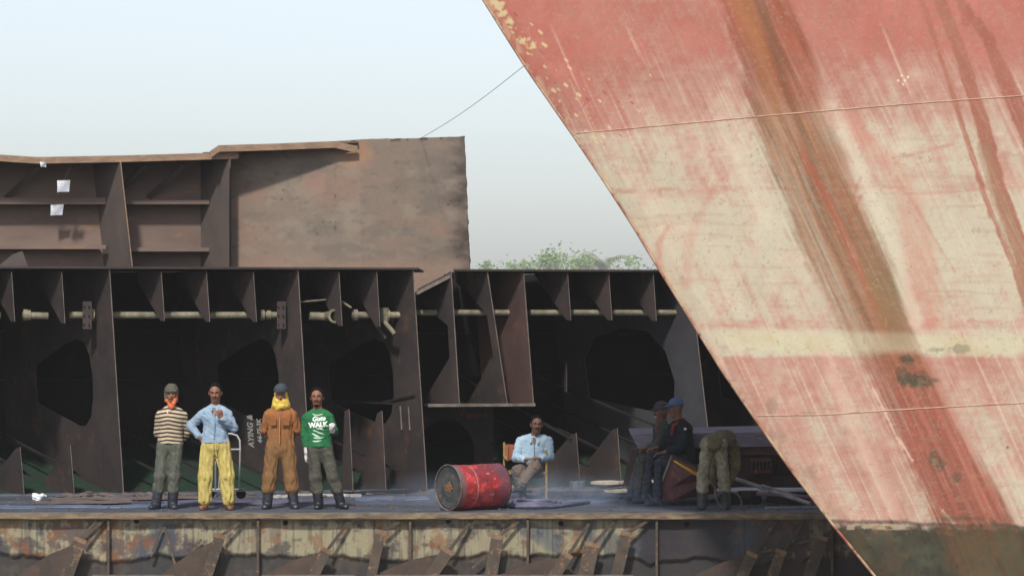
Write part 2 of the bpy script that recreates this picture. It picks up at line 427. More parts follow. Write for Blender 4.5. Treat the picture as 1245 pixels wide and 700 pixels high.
# arched bulkhead under the shelf
A0 = Fp(540, 383); A0.z = 0; A1 = Fp(660, 383); A1.z = 0; A0 += DV * 1.3; A1 += DV * 1.3
wid = (A1 - A0).length; arch = [(wid * .22, .02)] + [(wid * (.22 + .29 * (1 - math.cos(k * math.pi / 16))), .55 + .48 * math.sin(k * math.pi / 16)) for k in range(17)] + [(wid * .8, .02)]
MB().plate([(0, 0), (wid, 0), (wid, zsh - .03), (0, zsh - .03)], [arch], A0, (A1 - A0).normalized(), ZV, .02).build('arched_bulkhead', mat('rusty_bulkhead', (44, 40, 44), (58, 48, 46), 1.6, .8, .3, c3=(120, 66, 36)), b2)
for x, yb in ((692, 389), (742, 389), (796, 390)): top_bracket(b2, x, yb, 331)
for x, yt_ in ((703, 526), (753, 520), (812, 520)): foot_bracket(b2, x, yt_, 590, L=1.2)
for x in (660, 720, 775, 830): slope_bar(b2, x, .35, 1.2)
slope_bar(b2, 700, .75, 1.75); slope_bar(b2, 800, .95, 1.7); 
hp = [(2.9, 1.3), (2.92, 1.9), (2.6, 2.25), (1.9, 2.4), (1.2, 2.35), (.8, 2.05), (.66, 1.6), (.75, 1.2), (1.1, 1.1)][::-1]
add_web(b2, (838, 331), (868, 590), 3.6, hp, zt - .003, m=mat('pale_web_steel', (70, 70, 74), (60, 58, 62), 1.6, .7, .3))
add_web(b2, (1010, 331), (1030, 590), 3.6, hp, zt - .003)
MB().bar(Fp(735, 418, 3.0), Fp(738, 500, 3.0), .1, .02, up=FU).build('stiffener', m_web, b2)
MB().bar(Fp(745, 440, 1.2), Fp(745, 478, 1.2), .12, .02, up=FU).build('stiffener', m_web, b2)
for z in (2.3, 1.65): MB().hexa(face_run(600, 1260, 3.45, 3.6, z, z + .02)).build('longitudinal', m_dark, b2)
t = empty('straight_pipe', Fp(660, 380, .45), 'long straight cream pipe under the right block top, passing four brackets', 'pipe')
MB().tube([Fp(524, 380, .45), Fp(640, 380, .45)], .045, 14).build('pipe_length', m_pipe, t, smooth=False)
MB().tube([Fp(650, 380, .45), Fp(668, 380, .45)], .033, 12).build('joint_sleeve', m_web, t)
MB().tube([Fp(666, 380, .45), Fp(740, 380, .45), Fp(900, 380, .45)], .045, 14).build('pipe_length', m_pipe, t, smooth=False)

# ================================================================== upper block
def Yu(px): return 10.5 + 2.7 * px / 1000
def Up(px, py, L=0.0): return P(px, py, Yu(px)) + DV * L
b3 = empty('ship_block', (Up(300, 330).x, Up(300, 330).y, 0), 'brown upper hull section with shelves and a wide flat steel wall, above the dark blocks', 'ship section', 'cut ship blocks')
def strip(pts, h, name, m, L0=0.0, L1=.04):
    """edge strip through measured top points, h px tall"""
    mb = MB()
    for (x0, y0), (x1, y1) in zip(pts, pts[1:]):
        mb.hexa([Up(x0, y0 + h, L0), Up(x1, y1 + h, L0), Up(x1, y1 + h, L1), Up(x0, y0 + h, L1), Up(x0, y0, L0), Up(x1, y1, L0), Up(x1, y1, L1), Up(x0, y0, L1)])
    return mb.build(name, m, b3)
strip([(-160, 186), (0, 188), (45, 191), (150, 189), (290, 185)], 8, 'top_flange', m_flange, 0, .03)
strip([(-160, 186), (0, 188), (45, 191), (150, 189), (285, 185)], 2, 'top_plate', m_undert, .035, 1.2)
flat_fill = strip([(249, 185), (296, 183)], 4, 'filler_strip', m_undert, .04, .07)
strip([(252, 184), (262, 177), (330, 175), (402, 172), (430, 178)], 8, 'top_flange', m_flange, -.12, -.09)
mb = MB()
for (x0, y0), (x1, y1) in zip([(262, 177), (330, 175), (402, 173)], [(330, 175), (402, 173), (432, 172)]):
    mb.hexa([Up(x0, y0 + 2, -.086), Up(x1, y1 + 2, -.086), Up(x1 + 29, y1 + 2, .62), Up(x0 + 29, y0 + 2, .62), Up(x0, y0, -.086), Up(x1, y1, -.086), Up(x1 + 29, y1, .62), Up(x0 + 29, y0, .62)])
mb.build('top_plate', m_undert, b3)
LB = .95
def flat(x0, x1, y0, y1, L0, L1, name, m): 
    q = [Up(x0, y1, L0), Up(x1, y1, L0), Up(x1, y1, L1), Up(x0, y1, L1), Up(x0, y0, L0), Up(x1, y0, L0), Up(x1, y0, L1), Up(x0, y0, L1)]
    return MB().hexa(q).build(name, m, b3)
# back wall of the shelved part, down to the deck
A = Up(-160, 383, LB); B = Up(372, 383, LB); A.z = B.z = 0; zt3 = Up(0, 187.5).z
MB().plate([(0, 0), ((B - A).length, 0), ((B - A).length, zt3), (0, zt3)], [], A, (B - A).normalized(), ZV, .02).build('back_plate', m_brown, b3)
for y in (239, 297):
    flat(-160, 150, y + 0.0, y + 8 if y < 250 else y + 5, LB - .34, LB - .012, 'shelf', m_flange if False else m_brown)
    flat(160, 277, y + 3, y + 8, LB - .34, LB - .012, 'shelf', m_brown)
def uweb(pt, pb, L=.94):
    a, b = Up(*pt), Up(*pb); V = (a - b); V = V / V.z; O = b - V * b.z
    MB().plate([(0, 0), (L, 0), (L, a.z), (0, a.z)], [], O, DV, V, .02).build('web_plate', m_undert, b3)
    MB().bar(O - DV * .01, O + V * a.z - DV * .01, .07, .014, up=FU).build('edge_bar', m_flange, b3)
uweb((146, 197), (161, 330)); uweb((-105, 197), (-92, 330))
O1 = Up(279, 383, .02)
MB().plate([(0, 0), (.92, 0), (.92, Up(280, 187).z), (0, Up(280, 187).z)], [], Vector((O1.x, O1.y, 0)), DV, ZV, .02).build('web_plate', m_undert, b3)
# slanted brackets up in the shade
for x in (8, 60, 190, 235):
    a = Up(x, 200, .3); b = Up(x - 22, 238, LB - .05)
    MB().bar(a, b, .09, .02, up=DV).build('slanted_bracket', m_undert, b3)
# wide wall plate, painted and scorched
n1, n2 = 190, 330
hh = np.linspace(0, 1, n2)[None, :] * np.ones((n1, 1)); vv = np.linspace(0, 1, n1)[:, None] * np.ones((1, n2))
topy = np.interp(hh[0], [0, .155 / .3 * .3, .53, .78, 1], [200, 193, 171, 169, 166])
h_px = 279 + hh * (565 - 279) + vv * hh * 9
rag = (fbm(vv * 22, vv * 0 + 3.3, 4) - .5) * 2.4
h_px = h_px + np.where(hh > .985, rag, 0)
v_px = np.interp(hh, [0, .53, 1], [178, 171, 166]) * (1 - vv) + 372 * vv + np.where(vv < .003, (fbm(hh * 30, hh * 0 + 1.7, 4) - .5) * 3, 0)
kk = lambda px: (CAMD + 10.5 + 2.7 * px / 1000 + .32 * (1 - hh)) / FPX
X = (h_px - CX) * kk(h_px); Y = 10.5 + 2.7 * h_px / 1000 + .55 * np.clip(1 - hh / .55, 0, 1) ; Z = CAMH + (HOR - v_px) * kk(h_px)
Y = Y + .012 * (fbm(hh * 6, vv * 4, 2) - .5)
c = np.ones(h_px.shape + (3,)) * np.array(srgb((122, 108, 96)))
c = mixc(c, (102, 95, 87), sst(.45, .65, fbm(h_px / 60, v_px / 22, 6, .65)) * .6)
c = mixc(c, (134, 108, 94), sst(.45, .7, fbm(h_px / 60 + 9, v_px / 30, 5)) * .6)
c = mixc(c, (136, 124, 110), sst(.5, .75, fbm(h_px / 25 + 5, v_px / 16 + 40, 6)) * .55)
c = mixc(c, (84, 76, 70), sst(.62, .8, fbm(h_px / 12 + 5, v_px / 6 + 40, 5)) * .35)
c = mixc(c, (138, 112, 96), sst(300, 330, v_px) * .5)
d, fr = pline_d(h_px, v_px, [(380, 215), (385, 222)])
c = mixc(c, (150, 116, 102), sst(1, 0, np.maximum(np.abs(h_px - 382) / 16, np.abs(v_px - 221) / 13) ** 6) * .4)
c = mixc(c, (148, 120, 104), sst(1, 0, np.maximum(np.abs(h_px - 284) / 6, np.abs(v_px - 253) / 14) ** 4) * .6)
d, fr = pline_d(h_px, v_px, [(408, 205), (408, 282)]); c = mixc(c, (98, 92, 88), sst(1.4, .4, d) * (fbm(v_px / 5, h_px * 0, 2) > .45) * .7)
for (x, y, r) in ((344, 231, 1.6), (342, 242, 1.6), (408, 238, 1.6), (408, 277, 2), (393, 270, 1.4), (545, 249, 2), (483, 228, 2), (508, 253, 1.4), (386, 284, 1.4), (402, 270, 1.2)):
    c = mixc(c, (70, 60, 56), sst(r, r * .4, np.hypot((h_px - x) / 1.3, v_px - y)) * .8)
c = mixc(c, (166, 120, 84), sst(26, 4, np.hypot((h_px - 432) / 1.2, (v_px - 186))) * fbm(h_px / 4, v_px / 8, 4) * .9)
c = mixc(c, (112, 98, 88), sst(14, 2, np.hypot((h_px - 484) / 1.4, (v_px - 226))) * .6)
edge = 567 + (v_px - 166) * .035
burn = sst(34, 2, edge - h_px + (fbm(v_px / 16, v_px * 0 + 5, 3) - .5) * 60) * fbm(h_px / 9, v_px / 6 + 9, 5)
c = mixc(c, (54, 47, 44), burn * 1.15); c = mixc(c, (54, 46, 42), sst(3, .6, edge - h_px) * .8)
c = mixc(c, (64, 54, 48), sst(4, .8, v_px - np.interp(hh, [0, .53, 1], [186, 172, 166])) * (fbm(h_px / 12, h_px * 0, 3) > .5) * .8)
m_wall = mat_painted('scorched_brown_plate', .75, .35, 6)
wl = grid_mesh('wall_plate', X, Y, Z, c, m_wall, b3, True, b3.location, flip=True)
# second skin behind gives the wall real thickness
wl2 = grid_mesh('wall_back_face', X[::10, ::10], Y[::10, ::10] + .03, Z[::10, ::10], None, m_undert, b3, True, b3.location)
# wall foot continues to the deck
# papers
for (x0, y0, x1, y1, lab) in ((76, 219, 92, 233, 'white paper sheet stuck on the upper brown wall above the shelf'), (81, 248, 97, 261, 'white paper sheet hanging on the brown wall below the upper shelf edge'), (47, 197, 55, 203, 'small white paper scrap under the brown top flange')):
    L = LB - .36 if y0 > 240 else .9 * LB
    if y0 < 200: L = -.01
    elif y0 < 240: L = .22; MB().bar(Up(96, 197, .26), Up(80, 236, .27), .05, .012, up=DV).build('hanging_strip', m_undert, b3)
    sk = random.uniform(-1, 1); mb = MB()
    q = []
    for i in range(5):
        for j in range(5):
            u, v = i / 4, j / 4
            p = Up(x0 + (x1 - x0) * u + sk * v * 1.5, y0 + (y1 - y0) * v + u * sk, L - .03 - .02 * math.sin(u * 3 + v * 2)); q.append(p)
    fs = [[i * 5 + j, i * 5 + j + 1, (i + 1) * 5 + j + 1, (i + 1) * 5 + j] for i in range(4) for j in range(4)]
    mb.add(q, fs); mb.add([p + DV * .003 for p in q], [f[::-1] for f in fs])
    solo('paper_sheet', mb, m_paper, q[2], lab, 'paper', 'papers on the upper block')
# small scrap bracket on the lower left block's top
mb = MB().plate([(0, 0), (.42, 0), (.34, .22), (.2, .17)], [], Fp(2, 326, .1) + ZV * .03, FU, ZV, .02)
solo('scrap_bracket', mb, m_undert, Fp(2, 326, .1) + ZV * .03, 'small torn steel bracket lying on the left block top plate', 'scrap')
# ================================================================== the bow of the red ship
BY = -3.0                                    # stem stands this far in front of the deck edge
stem_px = [(480, -150), (540, -72), (587, 0), (612, 40), (640, 84), (672, 130), (700, 170), (735, 222), (770, 276), (795, 318), (840, 390), (875, 447), (925, 520), (965, 576), (1010, 635), (1063, 700), (1150, 800)]
stem = [P(x, y, BY) for x, y in stem_px]
zs_ = np.array([p.z for p in stem])[::-1]; xs_ = np.array([p.x for p in stem])[::-1]
def stem_x(z): return np.interp(z, zs_, xs_)
BANG = R(6)
ZTOP = 7.6
def bow_pt(s, z, side=1, r0=.0):
    """surface point s metres aft of the stem at height z; side +1 faces the camera"""
    s = np.asarray(s, float); z = np.asarray(z, float)
    full = np.clip(.75 + .05 * (z + 2.7), .7, 1.3)
    B = 1.9 * (1 - np.exp(-s / 7.5)) * full + .05 * np.sqrt(np.clip(s, 0, .25) / .25)
    dent = (fbm(s * .55 + 3, z * .55 + 7, 3) - .5) * .10 * sst(0, .8, s)
    B = B + dent
    x = stem_x(z) + s * math.cos(BANG) + side * B * math.sin(BANG)
    y = BY + s * math.sin(BANG) - side * B * math.cos(BANG)
    return x, y, z
def chart(x, y, z):
    k = (CAMD + y) / FPX
    return CX + x / k, HOR - (z - CAMH) / k
ns, nz_ = 900, 900
S = np.concatenate([np.linspace(0, .12, 8)[:-1], np.linspace(.12, 13, ns - 7)])[None, :] * np.ones((nz_, 1))
Zg = np.linspace(ZTOP, -2.75, nz_)[:, None] * np.ones((1, ns))
X, Y, Z = bow_pt(S, Zg, 1)
h, v = chart(X, Y, Z)
wob = (fbm(h / 60, v / 60, 4) - .5)
st = h - .46 * v                               # across the run of the rust
n_str = fbm(st / 7, v / 120 + 3, 5); n_str2 = fbm(st / 22 + 40, v / 200 + 3, 5); n_f = fbm(h / 9, v / 9, 6); n_m = fbm(h / 40 + 9, v / 40 + 2, 6); n_h = fbm(h / 60 + 5, v / 5, 5)
CREAM = (184, 175, 152); RED = (160, 80, 66); PINK = (178, 132, 116); n_s4 = fbm(st / 1.3 + 91, v / 60 + 3, 4)
n_s3 = fbm(st / 2.4 + 11, v / 70 + 3, 4); n_hf = fbm(h / 26 + 70, v / 2.6, 4)
c = np.ones(h.shape + (3,)) * np.array(srgb(CREAM))
c = mixc(c, (194, 182, 158), sst(.45, .7, n_m) * .7)
c = mixc(c, (168, 150, 124), sst(.55, .75, n_h) * .5)
# overall redness by height along the paint bands
red = np.interp(v, [-300, 55, 90, 130, 165, 230, 238, 300, 380, 398, 403, 430, 436, 500, 640], [1.0, .95, .68, .54, .27, .18, .07, .03, .20, .36, .14, .12, .60, .50, .42])
n_b = fbm(h / 16 + .3 * v / 16 + 31, v / 22 + 9, 6, .7)
red = red + (n_str - .5) * np.interp(v, [0, 60, 120, 400, 430, 640], [.1, .25, .42, .25, .2, .3]) + (n_str2 - .5) * np.interp(v, [0, 60, 120, 430, 640], [.15, .3, .4, .4, .4]) + (n_s3 - .5) * .30 + (n_s4 - .5) * .20 + (n_hf - .5) * .18 + (n_f - .5) * .4 + (n_m - .5) * .4 + (n_b - .5) * .5
red = red + np.interp(h - .46 * v, [300, 560, 800, 900], [.12, .05, 0, .06]) + np.where(v < 160, sst(120, 20, h - stem_px[2][0] - .72 * v) * .35, 0)
red = red - sst(760, 900, st) * sst(430, 520, v) * .14
c = mixc(c, PINK, sst(.0, .6, red) * .85); c = mixc(c, RED, sst(.34, 1.08, red) * .88)
c = mixc(c, (180, 92, 76), sst(.86, 1.2, red) * .5)
# pale scratches running down with the rake
sc = fbm(st / 2.6, v / 150 + 8, 3); c = mixc(c, (206, 190, 170), sst(.66, .8, sc) * sst(70, 120, v) * .45)
c = mixc(c, (206, 176, 156), sst(.7, .85, fbm(st / 8 + 70, v / 220, 3)) * sst(20, 60, v) * .7)
# horizontal wear lines
for yy, a, col in ((232, .42, (172, 96, 82)), (396, .4, (176, 96, 78)), (196, .25, (150, 130, 108))):
    ln = v - (yy + (700 - h) * .012) + (n_m - .5) * 10
    c = mixc(c, col, sst(5, 0, np.abs(ln)) * sst(.42, .6, fbm(h / 18, v / 6 + yy, 4)) * a)
# pale yellow-white band
ln = (v - 416 - 4 * np.sin(h / 160)) / 12 + (n_f - .5) * 1.6
bandm = sst(1.15, .65, np.abs(ln)) * sst(860, 880, h)
c = mixc(c, (192, 186, 154), bandm * .7); c = mixc(c, (172, 150, 96), bandm * sst(.5, .7, n_m) * .35)
# the great rust streak
rv = [-200, 0, 100, 140, 233, 300, 350, 400, 430, 520, 560, 640, 720]
rx = [830, 922, 948, 956, 995, 1022, 1044, 1066, 1082, 1122, 1145, 1188, 1230]
rw = [46, 46, 47, 47, 50, 52, 50, 44, 44, 44, 46, 50, 52]
xc = np.interp(v, rv, rx); hw = np.interp(v, rv, rw)
q = (h - xc) / hw + (n_str - .5) * .3 + (n_s3 - .5) * .3 + (n_f - .5) * .16 + wob * .3
m = sst(1.12, .78, np.abs(q)) * np.clip(.88 + (n_str2 - .5) * .9 + (n_s3 - .5) * .6 + (n_s4 - .5) * .5, .4, 1)
upper = sst(140, 40, v)[..., None]; mid = (sst(120, 200, v) * sst(520, 360, v))[..., None]; low = sst(360, 520, v)[..., None]
cu = np.array(srgb((136, 72, 46))); cm = np.array(srgb((134, 90, 60))); cl = np.array(srgb((142, 72, 54)))
wsum = upper + mid + low + 1e-3; rc = (cu * upper + cm * mid + cl * low + (cu + cm) / 2 * 1e-3) / wsum
rc = rc * (1 + (n_str[..., None] - .5) * 1.0 + (n_hf[..., None] - .5) * .4 + (n_s4[..., None] - .5) * .6)
mm = (m * np.interp(v, [400, 407, 424, 432], [.95, .5, .5, .95]))[..., None]; c = c * (1 - mm) + rc * mm
c = mixc(c, (160, 108, 60), (.55 + 1.2 * (n_s3 - .5)) * sst(.5, .05, np.abs((h - np.interp(v, [0, 130, 260, 400], [905, 940, 985, 1040])) / 44 + (n_str - .5) * .4)) * sst(230, 90, v) * .8)
c = mixc(c, (92, 68, 42), sst(.3, .02, np.abs((h - np.interp(v, [0, 130, 260, 400], [925, 966, 1000, 1046])) / 44 + (n_str - .5) * .5)) * sst(330, 120, v) * .55)
c = mixc(c, (156, 76, 50), (.7 + 1.6 * (n_s3 - .5)) * sst(10, 1, np.abs(h - np.interp(v, [120, 190, 260, 340, 420], [955, 975, 1012, 1050, 1085]) + (n_str - .5) * 14)) * sst(110, 170, v) * sst(420, 350, v) * .85)
c = mixc(c, (108, 92, 52), sst(26, 4, np.abs(h - np.interp(v, [300, 420], [1062, 1096]) + (n_str - .5) * 30)) * sst(290, 340, v) * sst(440, 400, v) * .45)
# dark cross lines in the streak
for (a, b) in (((1047, 238), (1030, 275)), ((1046, 215), (1038, 238)), ((985, 236), (1048, 240))):
    d, fr = pline_d(h, v, [a, b]); c = mixc(c, (150, 74, 56), sst(2.6, .4, d) * .4)
# secondary streaks
def streak(pts, w0, w1, col, a, soft=1.6):
    global c
    d, fr = pline_d(h, v, pts); ww = w0 + (w1 - w0) * fr; ww = ww * (.75 + .6 * n_str)
    c = mixc(c, col, sst(ww + soft, ww - soft * .6, d + (n_f - .5) * 4 + (n_s3 - .5) * 5) * a * np.clip(1.05 + (n_s3 - .5) * 1.3 + (n_b - .5) * .9, .25, 1.1))
streak([(1112, -30), (1124, 10), (1160, 120), (1185, 200), (1205, 260), (1235, 330), (1262, 420)], 2, 3.5, (150, 80, 54), .85)
streak([(1128, -40), (1142, 0), (1172, 75), (1188, 130), (1216, 230), (1240, 300), (1270, 400)], 5.5, 10, (146, 78, 54), .9)
streak([(1158, -30), (1170, 5), (1200, 45), (1222, 95), (1240, 140), (1268, 200)], 3, 12, (146, 72, 52), .9)
streak([(1168, 5), (1176, 28)], 3, 4, (150, 70, 52), .7)
streak([(1196, 180), (1214, 240), (1236, 300), (1262, 400)], 8, 10, (140, 104, 72), .5)
streak([(870, 226), (856, 250), (842, 280), (836, 310), (834, 345)], 2.5, 6, (180, 116, 100), .38, 5)
streak([(812, 276), (802, 295), (800, 318), (806, 330)], 2, 3, (184, 124, 104), .6, 3)
streak([(1030, 140), (1060, 178), (1085, 205), (1105, 245), (1118, 300), (1122, 380)], 5, 20, (182, 112, 94), .45, 10)
streak([(1090, 215), (1125, 270), (1160, 330)], 1, 2, (172, 112, 92), .5, 2)
streak([(1085, 192), (1110, 188), (1140, 180), (1160, 175)], 1, 1.2, (164, 92, 74), .5, 1.4)
streak([(1100, 236), (1160, 233), (1250, 226)], 1.2, 1.6, (172, 104, 90), .35)
streak([(780, 238), (840, 236), (880, 232)], 2.5, 4, (176, 104, 90), .3, 4)
streak([(1060, 470), (1090, 530), (1110, 560)], 1.0, .6, (206, 170, 150), .8)
streak([(1146, 620), (1170, 650), (1184, 680)], .9, .6, (196, 170, 146), .8)
streak([(880, 130), (905, 200), (935, 270)], 10, 8, (206, 196, 172), .3, 12)
streak([(1014, 130), (1058, 230), (1092, 320), (1112, 390)], 5, 7, (206, 196, 172), .45, 8)
streak([(1005, 430), (1030, 500), (1085, 620)], 4, 7, (206, 166, 146), .5, 9)
# chips in the red near the stem top
for i in range(70):
    t = random.random(); y0 = 4 + t * 170; x0 = 590 + y0 * .7 + abs(random.gauss(0, 1)) * (26 if y0 < 90 else 50); r = random.choice([1, 1.5, 2, 2.6]) * (1.6 if i < 9 and y0 < 70 else .75)
    d, fr = pline_d(h, v, [(x0, y0), (x0 + r * 1.6, y0 + r * 1.3)]); c = mixc(c, (206, 182, 134) if i % 3 else (146, 66, 56), sst(r, r * .4, d + (n_f - .5) * 2) * .9)
for (x0, y0) in ((607, 6), (612, 18), (622, 27), (635, 50), (648, 57), (600, 3)):
    c = mixc(c, (206, 186, 136), sst(6, 3, np.hypot((h - x0) / 1.2, v - y0) + (fbm(h / 4, v / 4, 3) - .5) * 12) * .9)
for (x0, y0) in ((1096, 92), (1100, 98), (1104, 94), (1098, 103), (1092, 98)):
    c = mixc(c, (226, 214, 180), sst(1.6, .8, np.hypot(h - x0, v - y0)))
# green-black blotches
for (x0, y0, rx0, ry0, a) in ((1110, 462, 20, 10, .95), (1102, 437, 9, 6, .8), (1098, 452, 10, 8, .6), (1138, 562, 12, 14, .7), (1162, 580, 7, 7, .6), (1166, 424, 16, 5, .5), (1137, 425, 10, 3, .4), (938, 492, 9, 10, .3), (945, 530, 10, 12, .25), (983, 573, 12, 10, .25), (1130, 462, 14, 3, .7), (985, 503, 12, 3, .35), (1225, 543, 2, 2, .9), (1170, 630, 30, 4, .6)):
    c = mixc(c, (66, 62, 42), sst(1.25, .55, np.hypot((h - x0) / rx0, (v - y0) / ry0) + (fbm(h / 6 + x0, v / 6, 4) - .5) * 1.5) * a)
c = mixc(c, (150, 116, 88), sst(.62, .78, fbm(h / 16 + 31, v / 16 + 8, 5)) * sst(430, 480, v) * sst(.3, 0, np.abs(q) - 1) * .4)
# stem edge, worn pale then dark
sx = np.interp(v, [p[1] for p in stem_px], [p[0] for p in stem_px])
c = mixc(c, (206, 176, 140), sst(14, 3, h - sx) * sst(.45, .6, fbm(h / 8, v / 14 + 4, 4)) * .6)
c = mixc(c, (92, 58, 46), sst(3.0, 1.0, h - sx) * .8)
# boot-topping: dark growth under the lower line
bl = 633 + (h - 1010) * .035 + (fbm(h / 26, h * 0 + 2, 4) - .5) * 6
c = mixc(c, (214, 186, 160), sst(9, 3, bl - v) * sst(-1, 2, bl - v) * sst(.4, .55, fbm(h / 30, v / 6, 3)) * sst(1128, 1100, h) * .0 + 0)
dk = sst(-5, 6, v - bl + (n_f - .5) * 12 + (n_str - .5) * 10)
c = mixc(c, (56, 54, 42), dk); c = mixc(c, (78, 78, 58), dk * sst(.45, .7, n_m) * .8); c = mixc(c, (40, 40, 36), dk * sst(.5, .7, n_f) * .6)
c = mixc(c, (92, 66, 42), dk * (m * .6 + .35 * sst(.45, .65, n_b)))
c = mixc(c, (200, 180, 150), sst(4.5, 2.5, np.abs(v - (bl + 5))) * sst(1112, 1095, h) * sst(.4, .55, fbm(h / 9, v / 5, 3)) * .5)
c = mixc(c, (70, 48, 40), sst(3, 1, np.abs(v - bl + 1)) * .7)
c = mixc(c, (176, 150, 128), sst(.62, .76, fbm(h / 3.0, v / 3.0, 4)) * .22 * (1 - dk)); c = mixc(c, (110, 84, 66), sst(.68, .78, fbm(h / 3.4 + 50, v / 3.4 + 9, 4)) * .35 * (1 - dk))
c = mixc(c, (78, 74, 52), sst(18, 0, bl - v) * sst(.4, .6, n_str) * m * .7)
c = mixc(c, (120, 84, 60), sst(.64, .76, fbm(h / 11 + 3, v / 8, 5)) * sst(30, 4, np.abs(v - bl)) * .6)
c = mixc(c, (184, 168, 152), (.10 + .25 * np.clip(n_b - .4, 0, 1)) * (1 - dk) * (1 - m * .8))
m_hull = mat_painted('weathered_hull_paint', .52, .22, 5, .07, spec=.35)
ro = (float(stem_x(0.0)), BY, -2.6)
bow = empty('ship_bow', ro, 'huge raked ship bow with faded red and cream paint and a broad rust streak', 'ship bow')
hull = grid_mesh('hull_plating', X, Y, Z, c, m_hull, bow, True, ro, flip=True)
# far side and deck edge of the bow
S2 = np.linspace(0, 13, 60)[None, :] * np.ones((70, 1)); Z2 = np.linspace(ZTOP, -2.75, 70)[:, None] * np.ones((1, 60))
X2, Y2, _ = bow_pt(S2, Z2, -1)
m_far = mat('red_hull_far_side', (170, 84, 70), (180, 160, 136), 1.2, .6, .2)
grid_mesh('far_plating', X2, Y2, Z2, None, m_far, bow, True, ro)
mb = MB(); ss = np.linspace(0, 13, 40); a = bow_pt(ss, ZTOP, 1); b = bow_pt(ss, ZTOP, -1)
va = [Vector((a[0][i], a[1][i], ZTOP)) for i in range(40)]; vb = [Vector((b[0][i], b[1][i], ZTOP)) for i in range(40)]
mb.add(va + vb, [[i, i + 1, 41 + i, 40 + i] for i in range(39)]).build('fore_deck', m_dark, bow)
za = np.linspace(ZTOP, -2.75, 40); a = bow_pt(13, za, 1); b = bow_pt(13, za, -1)
MB().add([Vector((a[0][i], a[1][i], za[i])) for i in range(40)] + [Vector((b[0][i], b[1][i], za[i])) for i in range(40)], [[i, i + 1, 41 + i, 40 + i] for i in range(39)]).build('cut_end', m_dark, bow)
# raised weld seams that follow the plating
def on_hull(px, py):
    """find the plating under a measured spot"""
    s = 1.0; 
    for _ in range(30):
        kz = (CAMD + BY - 1) / FPX; z = CAMH + (HOR - py) * kz
        for _ in range(3):
            x, y, _z = bow_pt(s, z); k = (CAMD + float(y)) / FPX; z = CAMH + (HOR - py) * k
        s = max(.01, s + ((px - CX) * k - float(x)) * .8)
    x, y, z = bow_pt(s, z); return Vector((float(x), float(y), float(z)))
m_seam = mat('weld_seam_paint', (190, 160, 136), (160, 110, 92), 6, .6, .3)
for pts in ([(701, 162), (800, 153), (930, 141), (1060, 130), (1150, 123), (1250, 116), (1300, 112)], [(921, 505), (1000, 504), (1090, 498), (1180, 493), (1250, 489), (1300, 487)]):
    pp = []
    for (x0, y0), (x1, y1) in zip(pts, pts[1:]):
        for i in range(8): pp.append(on_hull(x0 + (x1 - x0) * i / 8, y0 + (y1 - y0) * i / 8))
    MB().tube([p + Vector((0, .002, 0)) for p in pp], .009, 6).build('weld_seam', m_seam, bow, smooth=True)
# stem bar
MB().tube([Vector((float(stem_x(z)) + .012, BY, z)) for z in np.linspace(ZTOP, -2.7, 50)], .022, 8).build('stem_bar', mat('worn_stem_paint', (150, 84, 70), (190, 170, 140), 3, .6, .3, c3=(90, 60, 48)), bow, smooth=True)
# mooring wire
pa = Up(512, 168, 0.0); pb = Vector((float(stem_x(P(638, 80, BY).z)), BY, P(638, 80, BY).z)); mb = MB()
mb.tube([pa.lerp(pb, t) - ZV * (.05 * math.sin(math.pi * t)) for t in np.linspace(0, 1, 24)], .004, 6)
solo('mooring_wire', mb, m_rope, pa, 'thin grey wire running from the brown wall top up to the red bow', 'wire')

# ================================================================== ground, deck and its edge girder
m_mud = mat('wet_mud', (96, 88, 78), (74, 70, 64), .5, .45, .6, spec=.5)
g = MB().add([(-1500, -300, -2.6), (1500, -300, -2.6), (1500, 2600, -2.6), (-1500, 2600, -2.6)], [(0, 1, 2, 3)]).build('mudflat', m_mud); tag(g, kind='structure')
dk_ = MB(); dk_.hexa([(-9.5, 0, -.10), (9.5, 0, -.10), (9.5, 16, -.10), (-9.5, 16, -.10), (-9.5, 0, 0), (9.5, 0, 0), (9.5, 16, 0), (-9.5, 16, 0)])
tag(dk_.build('deck', m_deck), kind='structure')

gd = empty('deck_edge_girder', (0, .1, -2.6), 'long rust-stained girder with peeling cream paint and stub brackets under the deck edge', 'girder')
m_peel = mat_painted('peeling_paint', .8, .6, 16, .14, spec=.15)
nx, nzz = 1500, 90
hx = np.linspace(-120, 1300, nx)[None, :] * np.ones((nzz, 1)); tv = np.linspace(0, 1, nzz)[:, None] * np.ones((1, nx))
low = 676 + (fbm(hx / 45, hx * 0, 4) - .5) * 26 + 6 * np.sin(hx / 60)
vy = 629 + (706 - 629) * tv
c = np.ones(hx.shape + (3,)) * np.array(srgb((84, 74, 74)))
nb = fbm(hx / 60, vy / 30, 6, .6); nf = fbm(hx / 7, vy / 7, 5, .65); nv = fbm(hx / 5 + 8, vy / 60, 4)
c = mixc(c, (104, 90, 80), sst(.45, .65, fbm(hx / 20, vy / 24 + 4, 5)) * .6)
cream = nb * .7 + nf * .55 + (nv - .5) * .25 + np.interp(hx, [0, 150, 160, 340, 420, 560, 640, 700, 770, 790, 1000], [.06, -.04, .02, .08, .1, .06, .06, .12, .0, -.2, -.12])
c = mixc(c, (150, 142, 116), sst(.50, .68, cream) * .85 * (.55 + .9 * nv)); c = mixc(c, (132, 128, 104), sst(.66, .76, cream) * sst(.4, .6, nv) * .6)
c = mixc(c, (92, 84, 78), sst(.52, .66, fbm(hx / 3 + 8, vy / 34 + 3, 5)) * .6)
c = mixc(c, (62, 58, 64), sst(.56, .70, fbm(hx / 34 + 60, vy / 22 + 9, 5) + (nf - .5) * .2) * .75)
c = mixc(c, (62, 76, 88), sst(.63, .68, fbm(hx / 50 + 20, vy / 50 + 29, 3)) * .6)
